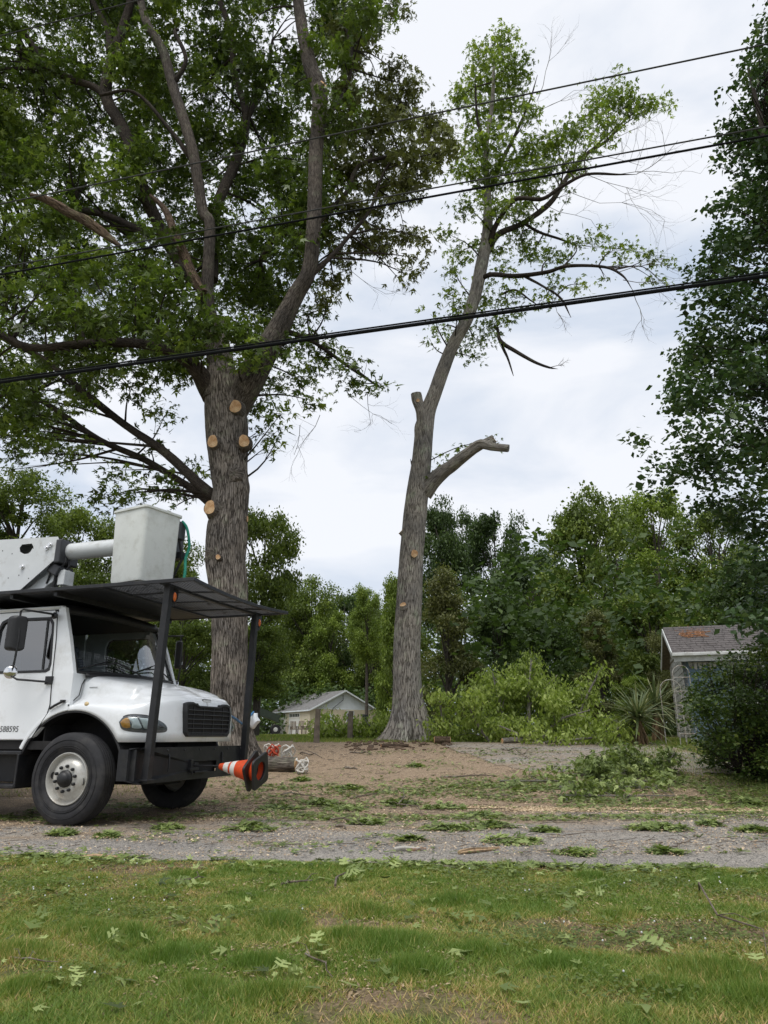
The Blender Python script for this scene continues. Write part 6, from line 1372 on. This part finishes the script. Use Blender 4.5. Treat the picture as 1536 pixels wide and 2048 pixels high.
# ------------------------------------------------------------------ cables
wd_ = Vector((-.9685, .249, 0)).normalized()
def wire(lab, px, py, z, rad, m, name='overhead_cable', twist=False, dz=0):
    r, f = ray(px, py); d = (z - CAMZ) / r[2]; c_ = Vector((r[0] * d, d, z)); t_ = []
    for s in np.linspace(-45, 55, 120): t_.append(c_ + wd_ * s + Vector((0, 0, -.012 * (1 - (s / 40) ** 2) * 3 + dz)))
    o = MB().tube(t_, rad, 8).build(name, m, None, True); return tag(o, lab, 'cable', 'overhead cables along the road')
wire('thin topmost overhead cable crossing the topped tree crown', 768, 244, 9.3, .011, M['wire_grey'])
wire('upper one of the close middle pair of overhead cables', 768, 390, 8.15, .010, M['wire_grey'])
wire('lower darker one of the close middle pair of overhead cables', 768, 406, 8.0, .0145, M['wire'])
wire('thick black lowest overhead cable', 768, 653, 6.0, .024, M['wire'])
wire('slimmer black cable lashed just above the lowest thick one', 768, 647, 6.05, .011, M['wire'])
r, f = ray(140, 38); d = 9.2; 
o = MB().tube([at(-200, 125, 13.5), at(0, 72, 13), at(140, 36, 12.6), at(280, 0, 12.2), at(700, -110, 11.4)], .014, 8).build('overhead_cable', M['wire_grey'], None, True); tag(o, 'short stretch of thin cable across the top left corner', 'cable', 'overhead cables along the road')

# ------------------------------------------------------------------ lawn
TUFTS = [(770, 1905, .22), (700, 1890, .14), (230, 1880, .2), (170, 1870, .15), (560, 1855, .14), (370, 1760, .16), (190, 1765, .12), (190 + 330, 1940, .12), (1420, 1960, .22), (1340, 1990, .14), (20, 1920, .2), (60, 1985, .14), (1110, 1950, .11), (960, 1920, .10), (640, 1905, .10), (1240, 1840, .12), (1450, 1780, .15), (830, 1960, .14), (720, 1830, .14), (900, 1810, .12), (1060, 1720, .15), (1180, 1760, .12), (540, 2010, .14), (330, 1925, .12), (400, 1990, .12), (1010, 1725, .2), (1500, 2010, .14)]
def grass():
    g_ = np.random.default_rng(55); n = 570000
    y = 2.55 + 4.9 * g_.uniform(0, 1, n) ** .95; x = g_.uniform(-1, 1, n) * (y * .56 + .35)
    k = y < road_near(x) + .08 + .22 * (vnoise(x * 2.3, y * 0 + 3.3, 9) - .5) + .10 * (vnoise(x * 14, y * 0, 4) - .5); x, y = x[k], y[k]
    big = vnoise(x * 1.1 + 5, y * 1.6 + 3, 21); mid = vnoise(x * 3.3, y * 4, 22); tuft = 0 * x
    for (px, py, r1) in TUFTS:
        c_ = ground(px, py); tuft = np.maximum(tuft, np.exp(-(((x - c_.x) / r1) ** 2 + ((y - c_.y) / (r1 * .8)) ** 2)) * 1.3)
    tuft = tuft + .25 * vnoise(x * 6, y * 8, 23)
    bare = (big * .6 + mid * .4); keep = g_.uniform(0, 1, len(x)) < np.clip((bare - .38) * 5 + tuft + .7 * (vnoise(x * 17, y * 20, 31) - .5), .08, 1); x, y = x[keep], y[keep]; bare = bare[keep]; tuft = tuft[keep]; mid = mid[keep]
    n = len(x); tall = np.clip((tuft - .25) * 1.1, 0, 1)
    h = (.010 + .020 * g_.uniform(0, 1, n) + .055 * tall * g_.uniform(.4, 1, n)) * (.7 + .6 * mid); a = g_.uniform(0, 6.283, n); lean = g_.uniform(.3, 2.0, n) * h * (1 - .6 * tall)
    wv = (.0015 + .0015 * g_.uniform(0, 1, n)) * (1 + .22 * (y - 3)); wa = g_.uniform(0, 3.14, n)
    z = lawn_z(x, y); B = np.stack([x, y, z], 1); wx = np.stack([np.cos(wa) * wv, np.sin(wa) * wv, 0 * wv], 1)
    tipd = np.stack([np.cos(a) * lean, np.sin(a) * lean, h], 1); V_ = np.stack([B - wx, B + wx, B + tipd], 1).reshape(-1, 3)
    F_ = np.arange(3 * n).reshape(-1, 3); fine = vnoise(x * 11, y * 13, 24) - .5; tint = np.clip(.52 + 1.3 * (bare - .47) + .35 * fine + .28 * tall + g_.normal(0, .30, n), 0, 1)
    return V_, F_, np.repeat(tint, 3)
V_, F_, t_ = grass(); tag(mesh_obj('lawn_grass', V_, F_, M['grassblade'], None, False, {'tint': t_}), 'patchy lawn grass with worn brown spots in the foreground', 'grass', kind='stuff')
# grass on the verges behind (left of garage, right under the bush)
g_ = np.random.default_rng(56)
def patch(n, xr, yr, h0, cond=None):
    x = g_.uniform(*xr, n); y = g_.uniform(*yr, n)
    if cond is not None: k = cond(x, y); x, y = x[k], y[k]
    n = len(x); z = np.interp(y, [a for a, b in TK], [b for a, b in TK]); h = h0 * g_.uniform(.5, 1.3, n); a = g_.uniform(0, 6.28, n); wv = .003 * y / 6
    wa = g_.uniform(0, 3.14, n); wx = np.stack([np.cos(wa) * wv, np.sin(wa) * wv, 0 * wv], 1); B = np.stack([x, y, z - .01], 1); tp = np.stack([np.cos(a) * h * .5, np.sin(a) * h * .5, h], 1)
    return np.stack([B - wx, B + wx, B + tp], 1).reshape(-1, 3)
PA = [patch(26000, (5.6, 12), (11.2, 21), .07, lambda x, y: y > road_far(x) + .1), patch(30000, (-16, 3), (21.5, 40), .08), patch(12000, (-10, -3.5), (12.3, 22), .07, lambda x, y: x < -4 - (y - 12) * .02), patch(16000, (-2.5, 9), (20.8, 24), .09)]
VV = np.concatenate(PA); n = len(VV) // 3
tag(mesh_obj('verge_grass', VV, np.arange(3 * n).reshape(-1, 3), M['grassblade'], None, False, {'tint': np.repeat(np.clip(g_.normal(.7, .2, n), 0, 1), 3)}), 'rough grass of the verges beyond the road', 'grass', kind='stuff')
# clover in the lawn
def scatter_clover():
    P_ = []
    for (px, py, rx, n) in [(60, 1800, 1.0, 2600), (1060, 1790, .5, 700), (1330, 1770, .5, 900), (1380, 1880, .5, 900), (280, 1840, .4, 500), (560, 1840, .3, 300), (980, 1760, .4, 500), (200, 1740, .6, 700), (1480, 1800, .4, 400), (1100, 1890, .4, 500), (150, 1960, .25, 250), (1250, 2000, .3, 250)]:
        c_ = ground(px, py); x = g_.normal(c_.x, rx * .5, n); y = g_.normal(c_.y, rx * .35, n); k = y < road_near(x) - .1; x, y = x[k], y[k]; P_.append(np.stack([x, y, lawn_z(x, y) + g_.uniform(.02, .045, len(x))], 1))
    return np.concatenate(P_)
P_ = scatter_clover(); tag(foliage('clover', P_, g_.uniform(0, 1, len(P_)), .020, 'oval', M['clover'], None, -.05, 4, .5), 'clover patches growing in the lawn', 'clover', kind='stuff')
P_ = P_[g_.uniform(0, 1, len(P_)) < .006] + np.array([0, 0, .025]); mb = MB()
for p_ in P_: mb.lathe([(.001, .006), (.004, .004), (.005, 0), (.002, -.004)], p_, 'z', 6)
tag(mb.build('clover_flowers', M['trim'], None), 'tiny white clover flowers dotted in the lawn', 'flowers', kind='stuff')

n = 2600; x = g_.uniform(-4, 4, n); y = road_near(x) + .05 - np.abs(g_.normal(0, .22, n)); k = vnoise(x * 2.2, y * 5, 61) > .42; x, y = x[k], y[k]
x = np.concatenate([x, g_.uniform(-3.2, 3.2, 420)]); y = np.concatenate([y, g_.uniform(3, 6.2, 420)])
tag(foliage('torn_leaf_bits', np.stack([x, y, lawn_z(x, y) + .03], 1), np.clip(g_.normal(.5, .3, len(x)), 0, 1), .06, 'oak', M['litter'], None, -.05, 44, .45), 'torn leaf bits lying in the lawn and along the road edge', 'leaf litter', kind='stuff')
n = 20000; x = g_.uniform(-3.4, 3.4, n); y = 2.9 + 3.4 * g_.uniform(0, 1, n); k = vnoise(x * 1.4 + 3, y * 2, 71) < .52; x, y = x[k], y[k]
tag(foliage('dry_thatch', np.stack([x, y, lawn_z(x, y) + .012], 1), np.clip(g_.normal(.55, .3, len(x)), 0, 1), .020, 'long', M['thatch'], None, 0, 45, .5), 'dry straw thatch lying in the worn lawn patches', 'thatch', kind='stuff')
# individual fallen oak leaves on the lawn
def oak_leaf_mesh():
    half = [(0, 0), (.012, .18), (.09, .21), (.30, .13), (.42, .18), (.34, .25), (.38, .34), (.20, .31), (.06, .37), (.05, .48), (.22, .51), (.48, .49), (.40, .59), (.44, .70), (.24, .63), (.08, .66), (.06, .74), (.18, .82), (.10, .85), (.12, .94), (0, 1.0)]
    vs = []; n = len(half)
    for i, (x, y) in enumerate(half): vs.append((x, y, .05 * math.sin(y * 3) + x * .18)); 
    for i, (x, y) in enumerate(half): vs.append((-x, y, .05 * math.sin(y * 3) + x * .22))
    for i, (x, y) in enumerate(half): vs.append((0, y, .05 * math.sin(y * 3)))
    fs = []
    for i in range(n - 1): fs.append((2 * n + i, i, i + 1, 2 * n + i + 1)); fs.append((2 * n + i, 2 * n + i + 1, n + i + 1, n + i))
    return vs, fs
lvs, lfs = oak_leaf_mesh()
OL = []
for t_ in (.55, .8, 1.0):
    me = bpy.data.meshes.new('oak_leaf'); me.from_pydata([(x, y, z) for x, y, z in lvs], [], lfs); me.materials.append(M['litter']); a_ = me.attributes.new('tint', 'FLOAT', 'POINT'); a_.data.foreach_set('value', [t_] * len(lvs)); OL.append(me)
LF = [(420, 1883, 'pair of pale lobed oak leaves on the lawn left of centre'), (925, 1848, 'bright lobed oak leaves above the bare patch right of centre'), (1175, 1800, 'pale lobed oak leaf near the middle of the right lawn'), (500, 1752, 'yellow green oak leaves at the top of the lawn'), (640, 1925, 'arched pale oak leaf beside the thin twig'), (700, 1750, 'oak leaves on the grass edge left of the splinter'), (380, 1783, 'oak leaf beside the grey stick'), (560, 1975, 'dark green leaf clump low in the lawn, left of centre'), (1300, 1915, 'broad dark leaf in the right lawn'), (30, 1838, 'pale oak leaf at the left edge of the lawn'), (840, 1765, 'oak leaves on the grass below the left broken piece'), (1130, 1835, 'small oak leaf below the clover at right'), (1495, 1950, 'leaves on the long green stem at right'), (120, 1745, 'oak leaf on the lawn under the truck wheel'), (250, 1905, 'leaf half sunk in the grass at left'), (1040, 1760, 'oak leaf near the road edge right of centre'), (350, 1860, 'dull green leaves in the left lawn'), (930, 1895, 'pale leaf piece right of the tall tuft'), (780, 1745, 'oak leaves at the road edge, centre'), (1250, 1745, 'oak leaf by the road edge at right'), (130, 1985, 'dull leaves at the bottom left of the lawn'), (720, 1770, 'oak leaf right of the pale splinter')]
gl2 = random.Random(9)
for i, (px, py, lab) in enumerate(LF):
    c_ = ground(px, py); c_.z = float(lawn_z(np.array([c_.x]), np.array([c_.y]))[0]) + .045
    t = thing('fallen_leaf', lab, 'leaf', c_, 0, 'fallen oak leaves on the lawn')
    for k_ in range(gl2.choice([3, 4, 5, 6])):
        o = bpy.data.objects.new('leaf', gl2.choice(OL)); link(o, t); s_ = gl2.uniform(.06, .105); o.scale = (s_, s_, s_)
        o.location = (gl2.gauss(0, .06), gl2.gauss(0, .045), gl2.uniform(-.01, .02)); o.rotation_euler = (gl2.gauss(0, .45), gl2.gauss(0, .45), gl2.uniform(0, 6.28))

# ------------------------------------------------------------------ chips and litter
g_ = np.random.default_rng(91)
def density_scatter(n, xr, yr, seed, thr, sx=.8, sy=1.6):
    x = g_.uniform(*xr, n); y = g_.uniform(*yr, n); v_ = vnoise(x * sx, y * sy, seed) * .6 + vnoise(x * sx * 3, y * sy * 3, seed + 1) * .4
    k = g_.uniform(0, 1, n) < np.clip((v_ - thr) * 4, 0, 1); x, y = x[k], y[k]; z = np.interp(y, [a for a, b in TK], [b for a, b in TK]) + .022
    return np.stack([x, y, z], 1)
P_ = np.concatenate([density_scatter(40000, (-6, 8), (9.3, 13), 71, .36), density_scatter(26000, (-5, 7), (6.8, 10), 72, .40), density_scatter(30000, (-5, 8), (12.5, 20), 73, .38)])
k = P_[:, 1] > road_near(P_[:, 0]) + .1; P_ = P_[k]
tag(foliage('wood_chips', P_, g_.uniform(0, 1, len(P_)), .020, 'oval', M['chip'], None, 0, 11, .6), 'pale wood chips and sawdust strewn over asphalt and driveway', 'wood chips', kind='stuff')
n = 38000; x = g_.uniform(-4.5, 5.5, n); y = g_.uniform(6.1, 11.6, n); k = y > road_near(x) + .1; x, y = x[k], y[k]
tag(foliage('asphalt_grit', np.stack([x, y, .010 + 0 * x], 1), np.clip(g_.normal(.45, .35, len(x)), 0, 1), .014, 'oval', M['grit'], None, 0, 16, .8), 'pale grit and sawdust specks on the asphalt', 'grit', kind='stuff')
# fresh sawdust streak at the road edge below the brush
x = g_.uniform(.8, 8.5, 50000); y = road_far(x) - .55 + g_.normal(0, .17, 50000) + .25 * (vnoise(x * 1.5, x * 0, 5) - .5); k = vnoise(x * 1.2, y * 5, 8) > .25; x, y = x[k], y[k]
tag(foliage('sawdust', np.stack([x, y, .012 + 0 * x], 1), g_.uniform(.65, 1, len(x)), .026, 'oval', M['chip'], None, 0, 12, .7), 'streak of pale sawdust along the road edge under the cut brush', 'sawdust', kind='stuff')
def wedge(p):
    w_ = np.clip((p[:, 0] + 1.5) / 6, .02, 1) * np.exp(-((p[:, 1] - 12.9) / 1.25) ** 4); return p[g_.uniform(0, 1, len(p)) < w_]
P_ = np.concatenate([density_scatter(30000, (-5, 8), (9.6, 13.4), 81, .44, .6, 2.2), density_scatter(9000, (-5, 7), (7, 10.5), 82, .52, .9, 2.0), density_scatter(14000, (-4, 8), (12.5, 20), 83, .52), wedge(density_scatter(36000, (-2.5, 8), (11.2, 14.6), 84, .34))])
tag(foliage('leaf_litter', P_, np.clip(g_.normal(.5, .25, len(P_)), 0, 1), .058, 'oak', M['litter'], None, -.05, 13, .45), 'torn green leaves littering chips and asphalt', 'leaf litter', kind='stuff')
n = 2400; x = g_.uniform(-5, 8, n); y = g_.uniform(7, 20, n); k = y > road_near(x) + .15; x, y = x[k], y[k]; mb = MB(); gs = random.Random(4)
for xx, yy in zip(x, y):
    a = gs.gauss(0, .9); L_ = gs.uniform(.03, .16); z = gz(yy) + .026; mb.beam((xx, yy, z), (xx + L_ * math.cos(a), yy + L_ * math.sin(a), z + gs.uniform(0, .02)), .005, .005)
tag(mb.build('twig_litter', M['stick'], None), 'fine twig bits strewn over chips and asphalt', 'twigs', kind='stuff')
# roots and debris at the foot of the bare trunk
mb = MB(); gs = random.Random(14)
for k in range(150):
    p = ground(gs.uniform(690, 900), gs.uniform(1480, 1502)); s_ = gs.uniform(.02, .08)
    mb.box(p + Vector((0, 0, .03)), (s_ * 1.8, s_, s_ * .5), Matrix.Rotation(gs.uniform(0, 3), 3, 'Z') @ Matrix.Rotation(gs.uniform(-.4, .4), 3, 'X'))
tag(mb.build('bark_debris', M['bark_dead'], None, False, .01), 'broken bark pieces round the foot of the bare trunk', 'bark', kind='stuff')
